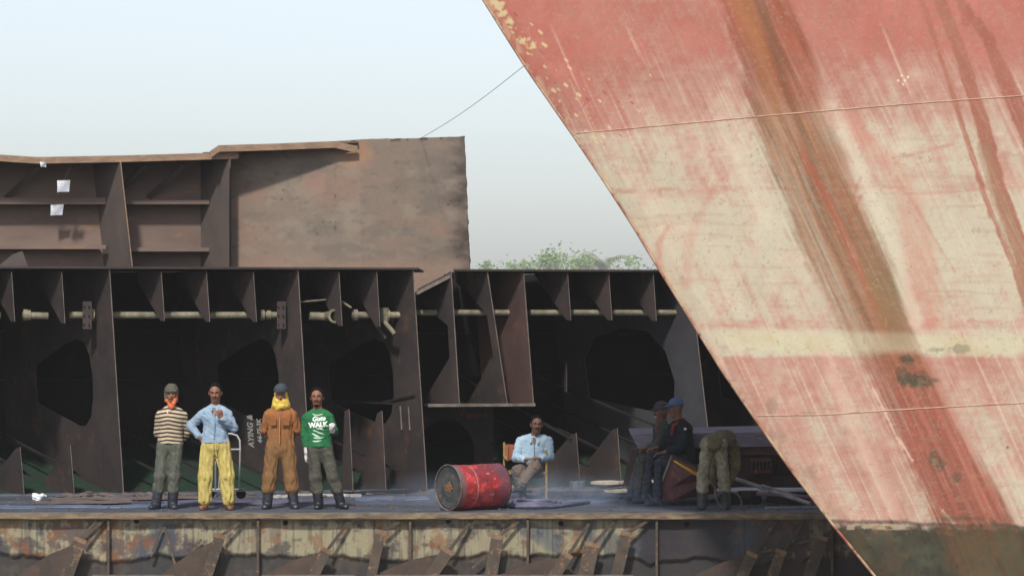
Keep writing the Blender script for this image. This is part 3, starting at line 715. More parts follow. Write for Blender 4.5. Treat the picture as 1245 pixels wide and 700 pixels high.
c = mixc(c, (122, 80, 52), sst(.58, .72, fbm(hx / 16 + 33, vy / 20 + 19, 5)) * .6)
c = mixc(c, (134, 112, 80), sst(9, 0, vy - 629 + (nv - .5) * 12) * .6)
c = mixc(c, (48, 47, 52), sst(770, 785, hx + (nf - .5) * 14) * sst(905, 880, hx + (nf - .5) * 18) * .85)  # right stretch: dark paint, with the bow's shade also put into the colour
c = mixc(c, (54, 52, 54), sst(900, 930, hx) * .4)  # milder darkening farther right, bow shade included in the colour
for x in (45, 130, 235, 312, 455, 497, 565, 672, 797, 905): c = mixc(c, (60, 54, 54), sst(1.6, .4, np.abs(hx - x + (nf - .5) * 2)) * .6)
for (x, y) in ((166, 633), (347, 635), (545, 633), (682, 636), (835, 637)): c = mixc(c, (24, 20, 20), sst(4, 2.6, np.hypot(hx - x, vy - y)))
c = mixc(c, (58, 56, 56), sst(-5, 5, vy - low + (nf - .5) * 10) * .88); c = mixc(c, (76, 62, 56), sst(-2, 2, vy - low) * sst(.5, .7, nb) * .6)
k = (CAMD + .1) / FPX
Xg = (hx - CX) * k; Zg2 = CAMH + (HOR - vy) * k; Yg = .1 + .02 * (fbm(hx / 50, vy / 40, 3) - .5) + sst(-4, 4, vy - low) * .05
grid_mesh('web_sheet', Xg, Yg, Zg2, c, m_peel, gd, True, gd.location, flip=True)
MB().hexa([(-7.6, .16, -1.0), (7.6, .16, -1.0), (7.6, .2, -1.0), (-7.6, .2, -1.0), (-7.6, .16, -.102), (7.6, .16, -.102), (7.6, .2, -.102), (-7.6, .2, -.102)]).build('back_sheet', m_dark, gd)
m_lip = mat('rusty_tan_lip', (134, 118, 94), (84, 72, 62), 5, .85, .7, c3=(120, 80, 56), stretch=(1, 1, 4))
mb = MB(); xs = np.linspace(-7.6, 7.6, 60); 
for a, b in zip(xs, xs[1:]):
    ja, jb = [.006 * math.sin(q * 5.3) + .004 * math.sin(q * 13) for q in (a, b)]
    mb.hexa([(a, -.035 + ja, -.085 + ja), (b, -.035 + jb, -.085 + jb), (b, .08, -.085), (a, .08, -.085), (a, -.035 + ja, -.008), (b, -.035 + jb, -.008), (b, -.003, -.008), (a, -.003, -.008)])
mb.build('lip_flange', m_lip, gd)
m_post = mat('rusty_bracket', (88, 76, 66), (66, 60, 54), 4, .85, .5, c3=(140, 104, 78))
m_tip = mat('flame_cut_tip', (126, 108, 86), (104, 76, 58), 8, .85, .5)
m_tri = mat('dark_gusset', (62, 54, 50), (80, 66, 58), 2.5, .85, .5, c3=(92, 70, 56))
def G(px, py, y=0.0): return P(px, py, y)
for (tx, ty, bx, w, trx) in ((98, 655, 82, 15, 22), (268, 650, 252, 13, 196), (397, 667, 382, 13, 322), (463, 645, 452, 12, None), (545, 668, 525, 15, 455), (605, 651, 597, 15, None), (690, 673, 675, 14, 608), (720, 660, 712, 18, None), (762, 647, 750, 14, None), (915, 672, 903, 14, 846), (950, 669, 940, 13, None), (1000, 652, 984, 14, None)):
    dx = (bx - tx) / (698 - ty); yb = 745; bx2 = tx + dx * (yb - ty)
    if trx:
        q = [G(trx - 20, 745, -.02), G(bx2, 745, -.02), G(tx, ty + 3, -.02), G((trx + tx) / 2, (698 + ty) / 2 - 3, -.02), G(trx, 698, -.02)]
        O = G(0, 745, -.02); pts = [((p - O).x, (p - O).z) for p in q]
        MB().plate(pts, [], O, Vector((1, 0, 0)), ZV, .014).build('gusset', m_tri, gd)
    a, b = G(tx, ty, -.10), G(bx2, yb, -.10)
    pb_ = MB().bar(a, b, w * k, .016, up=(0, -1, 0)).build('bracket', m_post, gd)
    MB().bar(a + (a - b).normalized() * .012, a - (a - b).normalized() * .045, w * k * 1.02, .019, up=(0, -1, 0)).build('burnt_tip', m_tip, pb_)
    # connecting knee from lip to bracket head
    MB().bar(G(tx + 30, 630, .04), G(tx + 2, ty, -.06), .02, .04).build('diagonal_stay', m_post, gd)
for x0, y0, x1, y1 in ((118, 633, 86, 664), (197, 640, 183, 676), (200, 640, 214, 690), (245, 655, 232, 672), (990, 655, 905, 676), (600, 668, 574, 690)):
    MB().bar(G(x0, y0, .02), G(x1, y1, .02), .018, .03).build('diagonal_stay', m_post, gd)
for x in (130, 312, 497, 640, 797, 1010):
    MB().hexa([G(x, 700, .0), G(x + 3, 700, .0), G(x + 3, 700, .09), G(x, 700, .09), G(x, 629, .0), G(x + 3, 629, .0), G(x + 3, 629, .09), G(x, 629, .09)]).build('stiffener', m_post, gd)
for x0, x1 in ((112, 212), (318, 432), (455, 770)):
    MB().hexa([G(x0, 699.5, -.14), G(x1, 699.5, -.14), G(x1, 699.5, -.02), G(x0, 699.5, -.02), G(x0, 698.2, -.14), G(x1, 698.2, -.14), G(x1, 698.2, -.02), G(x0, 698.2, -.02)]).build('lower_flange', mat('pinkish_flange', (128, 108, 102), (90, 74, 70), 5), gd)

# ================================================================== trees on the far bank
m_leaf = mat('pale_foliage', (122, 148, 74), (88, 116, 58), 2, .8, 0)  # leaves lightened: distance haze put into the colour, palm included
m_leaf2 = mat('palm_foliage', (122, 136, 66), (98, 118, 60), 2, .8, 0)
m_trunk = mat('tree_bark', (104, 92, 76), (80, 70, 60), 3, .9, .3)
def blossom_tree(px, ty, Y, wpx, label, palm=False, seed=0):
    rnd = random.Random(seed); kq = (CAMD + Y) / FPX; base = P(px, 0, Y); base.z = -2.6; top = P(px, ty, Y).z; H = top + 2.6; W = wpx * kq; g = kq / .12
    t = empty('palm_tree' if palm else 'broadleaf_tree', base, label, 'tree', 'trees on the far bank')
    MB().tube([base, base + Vector((.2, 0, H * .4)), base + Vector((0, 0, H * .8))], [.4, .3, .15], 8).build('trunk', m_trunk, t)
    mb = MB()
    def leaf(p, s):
        a = Vector((rnd.gauss(0, 1), rnd.gauss(0, 1), rnd.gauss(0, .6))).normalized(); b = a.orthogonal().normalized(); b = (b * math.cos(s * 99) + a.cross(b) * math.sin(s * 99)).normalized()
        mb.add([p - a * s, p - b * s * .5, p + a * s, p + b * s * .5], [(0, 1, 2, 3)])
    if palm:
        c0 = base + Vector((0, 0, H * .80))
        for i in range(22):
            an = rnd.uniform(0, 6.28); L = rnd.uniform(3.2, 5.6) * g; up = rnd.uniform(.2, 1.3); prev = None
            for j in range(14):
                u = j / 13; p = c0 + Vector((math.cos(an) * L * u, math.sin(an) * L * u, up * L * u - .9 * L * u * u))
                for sgn in (-1, 1):
                    d = Vector((-math.sin(an), math.cos(an), 0)) * sgn * .95 * g * (1 - u * .6) + Vector((0, 0, -.5 * g))
                    mb.add([p, p + d + Vector((math.cos(an), math.sin(an), 0)) * .35, p + d * .9, p + Vector((math.cos(an), math.sin(an), 0)) * .3], [(0, 1, 2, 3)])
    else:
        cl = [(Vector((rnd.uniform(-.5, .5) * W, rnd.uniform(-.5, .5) * W, H * rnd.uniform(.45, .93))), rnd.uniform(.5, 1.1)) for _ in range(rnd.choice([12, 18, 24]))]
        for q, rad in cl:
            lim = .42 + .5 * (1 - abs(q.x) / (W * .5)) ; q.z = min(q.z, H * (.62 + .36 * (1 - (abs(q.x) / (W * .5)) ** 2)))
            for _ in range(rnd.choice([50, 90, 130])):
                d = Vector((rnd.gauss(0, .45), rnd.gauss(0, .45), rnd.gauss(0, .38))) * rad
                leaf(base + q + d * 2.2 * g, rnd.uniform(.18, .42) * g)
            MB
        for q, rad in cl[:7]:
            mb2 = MB().tube([base + Vector((0, 0, H * .4)), base + q], [.14, .05], 5); mb2.build('limb', m_trunk, t)
    mb.build('crown', m_leaf2 if palm else m_leaf, t)
TR = [(596, 314, 26, 0, 'low pale green bush-topped tree right beside the brown wall edge'), (618, 317, 24, 0, 'low pale green tree, second from the brown wall edge'), (640, 313, 24, 0, 'pale green tree on the far bank, left of the tallest crown'), (662, 305, 26, 0, 'pale tree with white-flecked top on the far bank'), (688, 303, 34, 0, 'tallest broad pale green crown on the far bank'), (712, 309, 20, 0, 'thin green crown just left of the palm'), (734, 303, 26, 1, 'yellow-green palm on the far bank'), (752, 318, 24, 0, 'small low green tree right of the palm'), (776, 307, 26, 0, 'faint pale tree on the far bank beside the red bow')]
for i, (x, y, w_, pm, lb) in enumerate(TR): blossom_tree(x, y, 900 + (i * 37 % 5) * 17, w_, lb, bool(pm), i)
# ================================================================== people: implicit surfaces turned into meshes
def V3(*a): return np.array(a, float)
def unit(a): a = np.asarray(a, float); return a / (np.linalg.norm(a) + 1e-9)
def cap(a, b, ra, rb=None, k=.02, fa=None, fl=1.0): return ('cap', V3(*a), V3(*b), ra, ra if rb is None else rb, k, None if fa is None else unit(fa), fl)
def ell(c, rot, rad, k=.02, op='add'): return (op, V3(*c), np.array(rot, float), V3(*rad), k)
def cut(p, n, k=0.0): return ('cut', V3(*p), unit(n), k)
def surface(prims, h, fold=0.0, seed=0, fz=1.0, pad=.03):
    lo = V3(9, 9, 9); hi = -lo
    for p in prims:
        if p[0] == 'cap':
            r = max(p[3], p[4])
            for q in (p[1], p[2]): lo = np.minimum(lo, q - r); hi = np.maximum(hi, q + r)
        elif p[0] == 'add': r = max(p[3]); lo = np.minimum(lo, p[1] - r); hi = np.maximum(hi, p[1] + r)
    lo -= pad; hi += pad
    n = np.ceil((hi - lo) / h).astype(int) + 1
    ax = [lo[i] + h * np.arange(n[i]) for i in range(3)]
    D = np.full(n, 1.0, np.float32)
    for p in prims:
        if p[0] == 'cut':
            G = (ax[0][:, None, None] - p[1][0]) * p[2][0] + (ax[1][None, :, None] - p[1][1]) * p[2][1] + (ax[2][None, None, :] - p[1][2]) * p[2][2]
            D = np.maximum(D, G); continue
        if p[0] == 'cap': r = max(p[3], p[4]); a = np.minimum(p[1], p[2]) - r; b = np.maximum(p[1], p[2]) + r; k = p[5]
        else: r = max(p[3]); a = p[1] - r; b = p[1] + r; k = p[4]
        m = k + 3 * h + .02
        i0 = np.clip(np.floor((a - m - lo) / h).astype(int), 0, n - 1); i1 = np.clip(np.ceil((b + m - lo) / h).astype(int) + 1, 1, n)
        sl = tuple(slice(i0[i], i1[i]) for i in range(3))
        x, y, z = np.meshgrid(ax[0][sl[0]], ax[1][sl[1]], ax[2][sl[2]], indexing='ij')
        if p[0] == 'cap':
            q = np.stack([x - p[1][0], y - p[1][1], z - p[1][2]], -1); d = p[2] - p[1]; fl = p[7]
            if p[6] is not None:
                f = p[6]; q = q + (q @ f)[..., None] * f * (1 / fl - 1); d = d + (d @ f) * f * (1 / fl - 1)
            t = np.clip((q @ d) / max(d @ d, 1e-9), 0, 1)
            v = np.linalg.norm(q - t[..., None] * d, axis=-1) - (p[3] + (p[4] - p[3]) * t)
            if fl < 1: v = v * (fl * .5 + .5)
        else:
            q = np.stack([x - p[1][0], y - p[1][1], z - p[1][2]], -1) @ p[2].T / p[3]
            l = np.linalg.norm(q, axis=-1); v = (l - 1) * min(p[3]) * (.5 + .5)
        c = D[sl]
        if p[0] == 'sub':
            v = -v; hh_ = np.clip(.5 - .5 * (v - c) / max(k, 1e-4), 0, 1) if False else None
            t = np.clip(.5 + .5 * (v - c) / max(k, 1e-4), 0, 1); D[sl] = c * (1 - t) + v * t + k * t * (1 - t)
        else:
            t = np.clip(.5 + .5 * (c - v) / max(k, 1e-4), 0, 1); D[sl] = c * (1 - t) + v * t - k * t * (1 - t)
    if fold:
        rs = np.random.RandomState(seed); x, y, z = np.meshgrid(*ax, indexing='ij'); w = 0
        for i in range(7):
            kx = rs.normal(0, 1, 3); kx[2] *= fz; kx = kx / np.linalg.norm(kx) * rs.uniform(22, 62)
            s = np.sin(kx[0] * x + kx[1] * y + kx[2] * z + rs.uniform(0, 6) + (.5 + .9 * (fz > .5)) * np.sin(x * 17 + z * 23 + i)); w = w + (1 - np.abs(s)) * 1.3 - .45
        D = D + (w / 7 * fold * 2.4).astype(np.float32)
    return nets(D, lo, h)
def nets(D, lo, h):
    s = D < 0; nx, ny, nz = D.shape
    acc = np.zeros((nx - 1, ny - 1, nz - 1, 3)); cnt = np.zeros((nx - 1, ny - 1, nz - 1))
    C = [(i, j, k) for i in (0, 1) for j in (0, 1) for k in (0, 1)]
    def sub(A, o): return A[o[0]:nx - 1 + o[0], o[1]:ny - 1 + o[1], o[2]:nz - 1 + o[2]]
    for a in C:
        for axn in range(3):
            if a[axn]: continue
            b = list(a); b[axn] = 1; da, db = sub(D, a), sub(D, b); m = (da < 0) != (db < 0)
            t = np.where(m, da / np.where(m, da - db, 1), 0)
            for q in range(3): acc[..., q] += np.where(m, a[q] + (t if q == axn else 0), 0)
            cnt += m
    act = cnt > 0; idx = -np.ones(cnt.shape, int); idx[act] = np.arange(act.sum())
    g = np.argwhere(act); co = lo + h * (g + acc[act] / cnt[act][:, None])
    F = []
    for axn in range(3):
        o = [0, 0, 0]; o[axn] = 1
        A = s[:nx - o[0], :ny - o[1], :nz - o[2]]; B = s[o[0]:, o[1]:, o[2]:]
        m = A != B; e = np.argwhere(m); u, v = [(1, 2), (2, 0), (0, 1)][axn]
        ok = (e[:, u] > 0) & (e[:, v] > 0) & (e[:, u] < D.shape[u] - 1) & (e[:, v] < D.shape[v] - 1); e = e[ok]
        du = np.zeros(3, int); du[u] = 1; dv = np.zeros(3, int); dv[v] = 1
        f = np.stack([idx[tuple((e - du - dv).T)], idx[tuple((e - dv).T)], idx[tuple(e.T)], idx[tuple((e - du).T)]], -1)
        inn = A[tuple(e.T)]; f[~inn] = f[~inn][:, ::-1]; F.append(f)
    return co, np.concatenate(F)
def smooth_co(co, f, it=1):
    for _ in range(it):
        acc = np.zeros_like(co); n = np.zeros(len(co))
        for a in range(4):
            b = f[:, (a + 1) % 4]; np.add.at(acc, f[:, a], co[b]); np.add.at(n, f[:, a], 1); np.add.at(acc, b, co[f[:, a]]); np.add.at(n, b, 1)
        co = co * .5 + acc / n[:, None] * .5
    return co
def skin_obj(name, prims, h, m, parent, fold=0, seed=0, fz=1.0, it=1):
    co, f = surface(prims, h, fold, seed, fz)
    if it: co = smooth_co(co, f, it)
    return np_mesh(name, co, f, m, parent, True)

# cloth and skin
m_skin = mat('brown_skin', (138, 96, 74), (116, 78, 60), 9, .55, .1, spec=.3)
m_skin2 = mat('dusty_skin', (128, 92, 74), (102, 72, 60), 9, .6, .1)
m_hair = mat('black_hair', (12, 11, 11), (20, 18, 18), 40, .8, .5, spec=.08)
m_white = mat('eye_white', (112, 100, 92)); m_iris = mat('dark_iris', (24, 16, 14)); m_lip = mat('lips', (112, 62, 56)); m_tooth = mat('teeth', (210, 200, 186))
def cloth(name, c1, c2=None, c3=None, sc=5, rough=.9): return mat(name, c1, c2 or tuple(int(v * .86) for v in c1), sc, rough, .35, c3=c3, bscale=60, bdist=.004, spec=.15)
def stripe_mat(name, ca, cb, per, duty):
    t = NT(name); co = t.n('ShaderNodeTexCoord'); sp = t.n('ShaderNodeSeparateXYZ'); t.l(co.outputs['Object'], sp.inputs[0])
    nz = t.n('ShaderNodeTexNoise'); nz.inputs['Scale'].default_value = 5; t.l(co.outputs['Object'], nz.inputs['Vector'])
    ax = t.n('ShaderNodeMath', operation='ABSOLUTE'); t.l(sp.outputs['X'], ax.inputs[0])
    m0 = t.n('ShaderNodeMath', operation='MULTIPLY_ADD'); t.l(ax.outputs[0], m0.inputs[0]); m0.inputs[1].default_value = .16; t.l(sp.outputs['Z'], m0.inputs[2])
    m1 = t.n('ShaderNodeMath', operation='MULTIPLY_ADD'); t.l(nz.outputs['Fac'], m1.inputs[0]); m1.inputs[1].default_value = .03; t.l(m0.outputs[0], m1.inputs[2])
    m2 = t.n('ShaderNodeMath', operation='DIVIDE'); t.l(m1.outputs[0], m2.inputs[0]); m2.inputs[1].default_value = per
    m3 = t.n('ShaderNodeMath', operation='FRACT'); t.l(m2.outputs[0], m3.inputs[0])
    m4 = t.n('ShaderNodeMath', operation='LESS_THAN'); t.l(m3.outputs[0], m4.inputs[0]); m4.inputs[1].default_value = duty
    mx = t.n('ShaderNodeMix', data_type='RGBA'); t.l(m4.outputs[0], mx.inputs['Factor']); mx.inputs['A'].default_value = srgb(ca) + (1,); mx.inputs['B'].default_value = srgb(cb) + (1,)
    t.l(mx.outputs['Result'], t.b.inputs['Base Color']); t.b.inputs['Roughness'].default_value = .9
    return t.m

def basis(f, u):
    f = unit(f); u = unit(np.asarray(u, float) - f * np.dot(u, f)); r = np.cross(f, u); return np.array([r, f, u])   # rows: right, forward, up
def lerp(a, b, t): return np.asarray(a) * (1 - t) + np.asarray(b) * t

class Person:
    """joints in metres, local to the feet: x right in the picture, y away, z up. 'a' is the picture-left limb."""
    def __init__(s, root, J, face=(0, -1, 0), tilt=(0, 0, 1), chest=(0, -1, 0), sc=1.0, skin=None, seed=0):
        s.r = root; s.J = {k: V3(*v) for k, v in J.items()}
        if abs(chest[1] + 1) < .2 and J['pelvis'][2] > .7:      # relaxed, sloping shoulders
            for q in ('sh_a', 'sh_b'): s.J[q][2] -= .038; s.J[q][0] *= .97
        s.B = basis(face, tilt); s.cf = unit(chest); s.sc = sc; s.skin = skin or m_skin; s.seed = seed
        s.prims = []
    def head(s):
        c = s.J['head']; B = s.B; HS = s.hs = 1.12; L = lambda x, y, z: c + B.T @ (V3(x, y, z) * HS)
        P_ = [ell(L(0, -.008, .03), B, (.073, .092, .088), .01), ell(L(0, .018, -.045), B, (.052, .062, .062), .035), ell(L(0, .045, -.082), B, (.026, .028, .022), .025)]
        P_ += [cap(L(0, .084, .008), L(0, .108, -.022), .009, .013, .012), ell(L(0, .082, .024), B, (.05, .014, .011), .015)]
        P_ += [ell(L(q_ * .028, .093, .007), B, (.015, .013, .009), .014, 'sub') for q_ in (-1, 1)]
        P_ += [ell(L(.03, .062, -.02), B, (.018, .018, .018), .03), ell(L(-.03, .062, -.02), B, (.018, .018, .018), .03)]
        P_ += [ell(L(0, .080, -.048), B, (.024, .013, .010), .010)]
        for q in (-1, 1): P_ += [ell(L(q * .074, -.008, .0), B, (.011, .02, .032), .008)]
        P_ = s.E(P_); nk = s.J['neck']; P_ += [cap(nk - V3(0, 0, .03), L(0, -.02, -.03), .062, .056, .03)]
        s.prims += P_; s.L = L
    def E(s, P_):
        out = []
        for q in P_:
            if q[0] == 'cap': q = q[:3] + (q[3] * s.hs, q[4] * s.hs) + q[5:]
            elif q[0] != 'cut': q = q[:3] + (q[3] * s.hs,) + q[4:]
            out.append(q)
        return out
    def features(s, brow=True, mouth=m_lip):
        L = s.L
        for q in (-1, 1):
            mb = MB(); c = Vector(L(q * .028, .074, .006)); s._ball(mb, c, .0115); e = mb.build('eye', m_white, s.r, True, True)
            mb = MB(); s._ball(mb, Vector(L(q * .028, .0795, .006)), .0062); mb.build('iris', m_iris, e, True, True)
            if brow: MB().tube([Vector(L(q * .012, .094, .026)), Vector(L(q * .03, .093, .031)), Vector(L(q * .048, .078, .025))], .0035, 6).build('eyebrow', m_hair, s.r, local=True)
        MB().tube([Vector(L(-.024, .084, -.05)), Vector(L(-.01, .093, -.048)), Vector(L(.01, .093, -.048)), Vector(L(.024, .084, -.05))], .0055, 6).build('mouth', mouth, s.r, True, True)
    def _ball(s, mb, c, r, n=8):
        vs = []; fs = []
        for i in range(n + 1):
            for j in range(n): a = math.pi * i / n; b = 2 * math.pi * j / n; vs.append(c + Vector((math.sin(a) * math.cos(b), math.sin(a) * math.sin(b), math.cos(a))) * r)
        for i in range(n):
            for j in range(n): fs.append([i * n + j, (i + 1) * n + j, (i + 1) * n + (j + 1) % n, i * n + (j + 1) % n])
        mb.add(vs, fs)
    def hand(s, side, d, pn, curl=.5, thumb=1, add=True, inf=0.0):
        """d: fingers' direction, pn: palm normal (side the fingers curl to), thumb +-1 side"""
        w = s.J['wr_' + side]; d = unit(d); pn = unit(np.asarray(pn, float) - d * np.dot(pn, d)); x = np.cross(d, pn) * thumb
        pal = w + d * .05; P_ = [cap(w + d * .01, w + d * .075, .030 + inf, .036 + inf, .015, pn, .42)]
        for i, (ln, off) in enumerate(((.068, .03), (.078, .010), (.072, -.010), (.056, -.029))):
            b0 = w + d * .078 + x * off; a1 = curl * .9; d1 = unit(d * math.cos(a1) + pn * math.sin(a1)); b1 = b0 + d1 * ln * .5
            a2 = curl * 2.1; d2 = unit(d * math.cos(a2) + pn * math.sin(a2)); b2_ = b1 + d2 * ln * .3; a3 = curl * 3.0; d3 = unit(d * math.cos(a3) + pn * math.sin(a3))
            P_ += [cap(b0 - d * .02, b1, .0092 + inf, .0086 + inf, .003), cap(b1, b2_, .0086 + inf, .008 + inf, .003), cap(b2_, b2_ + d3 * ln * .25, .008 + inf, .007 + inf, .003)]
        t0 = w + d * .03 + x * .026; t1 = t0 + unit(d * .75 + x * .7 + pn * .35) * .035; t2 = t1 + unit(d + x * .15 + pn * .5 * curl) * .03
        P_ += [cap(t0, t1, .0125 + inf, .0105 + inf, .008), cap(t1, t2, .0105 + inf, .0085 + inf, .003)]
        if add: s.prims += P_
        return P_
    def torso(s, inf=0.0, fl=.68, belly=0.0):
        J = s.J; f = s.cf; r = unit(J['sh_b'] - J['sh_a']); P_ = []
        pel, ch, nk = J['pelvis'], J['chest'], J['neck']; mid = lerp(pel, ch, .5)
        for a, b, w0, w1 in ((pel, mid, .143, .132 + belly), (mid, ch, .132 + belly, .158)):
            P_.append(cap(a, b, w0 + inf, w1 + inf, .04, f, fl + (inf * .5)))
        P_.append(cap(lerp(J['sh_a'], J['sh_b'], .2), lerp(J['sh_a'], J['sh_b'], .8), .058 + inf, .058 + inf, .05))
        P_.append(cap(ch, lerp(ch, nk, .72), .12 + inf, .056 + inf, .05, f, .75))
        for q in ('sh_a', 'sh_b'): P_.append(cap(lerp(nk, J[q], .1), lerp(nk, J[q], .8), .040 + inf, .046 + inf, .04))
        if belly: P_.append(ell(mid + f * .05, basis(f, (0, 0, 1)), (.12 + inf, .08 + inf, .12), .05))
        return P_
    def arm(s, side, inf=0.0, end=1.0, k=.012):
        J = s.J; sh, el, wr = J['sh_' + side], J['el_' + side], J['wr_' + side]; q = lerp(el, wr, end)
        return [cap(sh, el, .050 + inf, .040 + inf, k), cap(el, q, .040 + inf, .040 + (.027 - .040) * end + inf, .02)]
    def leg(s, side, inf=0.0, end=1.0, k=.03, infk=None, infe=None):
        J = s.J; hp, kn, an = J['hip_' + side], J['kn_' + side], J['an_' + side]; q = lerp(kn, an, end)
        infk = inf if infk is None else infk; infe = infk if infe is None else infe
        return [cap(hp, kn, .080 + inf, .054 + infk, k), cap(kn, q, .054 + infk, .054 + (.036 - .054) * end + infe, .03)]
    def foot(s, side, d, inf=0.0):
        an = s.J['an_' + side]; d = unit(d); g = V3(0, 0, 0); P_ = []
        heel = an - d * .03; heel[2] = max(an[2] - .05, .035) if an[2] < .3 else an[2] - .05
        toe = an + d * .15; toe[2] = heel[2] - .008
        P_ += [cap(an, heel, .038 + inf, .036 + inf, .02), cap(heel, toe, .036 + inf, .030 + inf, .02, (0, 0, 1), .85)]
        return P_
    def body(s, h=.0075, feet=((-.2, -1, 0), (.2, -1, 0))):
        P_ = s.torso() + s.arm('a') + s.arm('b') + s.leg('a') + s.leg('b') + s.foot('a', feet[0]) + s.foot('b', feet[1])
        return skin_obj('body', P_ + s.prims, h, s.skin, s.r)
    def hair(s, m=m_hair, line=.045, back=0.0, inf=.006, h=.006):
        L = s.L; B = s.B
        P_ = [ell(L(0, -.012, .036), B, (.073 + inf, .09 + inf, .086 + inf), .01), ell(L(0, -.03, -.01), B, (.073 + inf * .6, .07 + inf, .08), .02), cut(L(0, .048, .066), B.T @ V3(0, .9, -.42)), cut(L(0, 0, -.06), B.T @ V3(0, 0, -1))]
        return skin_obj('hair', s.E(P_), h, m, s.r, .003, s.seed)
    def cap_hat(s, m, brim=True, m2=None, fold=.003, name='cap', peak=.055, z=.052):
        L = s.L; B = s.B
        P_ = [ell(L(0, -.01, z - .005), B, (.086, .104, .094), .01), cut(L(0, 0, z - .014), B.T @ V3(0, 0, -1))]
        o = skin_obj(name, s.E(P_), .006, m, s.r, fold, s.seed)
        if brim:
            P_ = [cap(L(-.03, .085, z - .008), L(.03, .085, z - .008), peak, peak, .01, B[2], .12), cap(L(-.015, .11, z - .015), L(.015, .11, z - .015), peak * .8, peak * .8, .01, B[2], .13), cut(L(0, .05, 0), B.T @ V3(0, -1, 0))]
            skin_obj('brim', P_, .0045, m2 or m, o)
        return o
    def boots(s, m, dirs, top=.36, inf=.016):
        for side, d in zip('ab', dirs):
            J = s.J; kn, an = J['kn_' + side], J['an_' + side]; up = unit(kn - an); P_ = [cap(an, an + up * top, .052 + inf, .058 + inf, .02)]
            P_ += s.foot(side, d, inf); P_.append(cut(an + up * (top + .0), up)); o = skin_obj('boot', P_, .008, m, s.r, .0035, s.seed + ord(side))
def hand_piece(s, side, d, pn, curl, thumb, m, name='glove', inf=.004, cuff=.07):
    P_ = s.hand(side, d, pn, curl, thumb, False, inf); w = s.J['wr_' + side]; e = s.J['el_' + side]; P_.append(cap(w, w + unit(e - w) * cuff, .034, .037, .02))
    return skin_obj(name, P_, .0055, m, s.r)
def buttons(s, top, bot, n, m):
    for i in range(n):
        c = Vector(lerp(top, bot, i / (n - 1))); mb = MB().tube([c, c + Vector(s.cf) * .006], .0065, 8); mb.build('button', m, s.r, local=True)

def stand(name_label, px, py, Y, yaw=0):
    b = P(px, py, Y); b.z = 0.0
    return empty('person', b, name_label, 'person', 'ship breaking workers', yaw)
MPX = 45.7 / 4140
def Jp(cx, gy, d, mpx=MPX):
    """joint table given as picture offsets (px, py, metres away)"""
    return {k: ((x - cx) * mpx, y, (gy - z) * mpx) for k, (x, z, y) in d.items()}

# ---- 1 striped sweater
cx, gy = 205, 619
t = stand('standing man in cream and black striped sweater with grey knit cap, leftmost worker', cx, gy, .72)
p = Person(t, Jp(cx, gy, dict(head=(208.5, 479, -.01), neck=(208, 497, .02), sh_a=(194, 502, .0), sh_b=(223, 502, .0), el_a=(191, 527, .07), el_b=(227, 527, .07), wr_a=(202, 541, .16), wr_b=(216, 541, .17),
    chest=(208.5, 512, 0), pelvis=(207, 538, 0), hip_a=(199, 541, 0), hip_b=(214.5, 541, 0), kn_a=(195, 579, -.03), kn_b=(212, 579, -.02), an_a=(190, 611.5, .0), an_b=(209.5, 611.5, .03))), face=(.05, -1, -.05), seed=1)
p.head(); p.hand('a', (.7, .2, -.7), (0, 1, 0), .4, -1); p.hand('b', (-.7, .2, -.7), (0, 1, 0), .4, 1); p.body(feet=((-.35, -1, 0), (.25, -1, 0))); p.features(False)
m_s = stripe_mat('striped_knit', (178, 160, 134), (44, 36, 36), .052, .45)
P_ = p.torso(.016) + p.arm('a', .013, .95) + p.arm('b', .013, .95) + [cap(p.J['pelvis'] + V3(0, 0, .07), p.J['pelvis'] + V3(0, 0, -.02), .155, .17, .03, (0, 1, 0), .74)] + [cut(p.J['pelvis'] + V3(0, 0, -.02), (0, 0, -1))]
skin_obj('striped_sweater', P_, .009, m_s, t, .006, 1)
m_tr = cloth('grey_green_cloth', (92, 94, 84), (70, 72, 66), (112, 108, 92))
P_ = [cap(p.J['pelvis'] + V3(0, 0, .02), p.J['pelvis'] - V3(0, 0, .03), .150, .150, .03, (0, 1, 0), .72)] + p.leg('a', .016, .5, .04, .026, .034) + p.leg('b', .016, .5, .04, .026, .034)
skin_obj('trousers', P_, .009, m_tr, t, .009, 2, .2)
m_boot = mat('dark_rubber', (34, 37, 48), (48, 50, 60), 5, .4, .2, c3=(74, 70, 68), spec=.5)
p.boots(m_boot, ((-.35, -1, 0), (.25, -1, 0)), .31)
m_collar = cloth('pale_collar', (206, 180, 160)); m_or = cloth('orange_scarf_cloth', (200, 110, 70), (178, 90, 58))
L = p.L; nk = p.J['neck']
skin_obj('collar', [cap(nk + V3(-.06, -.03, .0), nk + V3(-.035, -.10, -.06), .022, .018, .02), cap(nk + V3(.06, -.03, .0), nk + V3(.035, -.10, -.06), .022, .018, .02), cap(nk + V3(-.055, .03, .01), nk + V3(.055, .03, .01), .024, .024, .02)], .006, m_collar, t, .002)
skin_obj('orange_scarf', [cap(L(-.035, .05, -.07), L(-.01, .07, -.155), .03, .03, .02), cap(L(.04, .03, -.075), L(.01, .065, -.16), .02, .022, .02), cap(L(-.045, .0, -.075), L(.045, .0, -.075), .042, .042, .02), cap(L(-.062, .02, -.03), L(-.03, .075, -.11), .018, .025, .02)], .006, m_or, t, .006, 3)
m_knit = cloth('grey_knit', (92, 88, 78), (70, 68, 62), None, 14)
p.cap_hat(m_knit, False, fold=.005, name='knit_cap', z=.035)
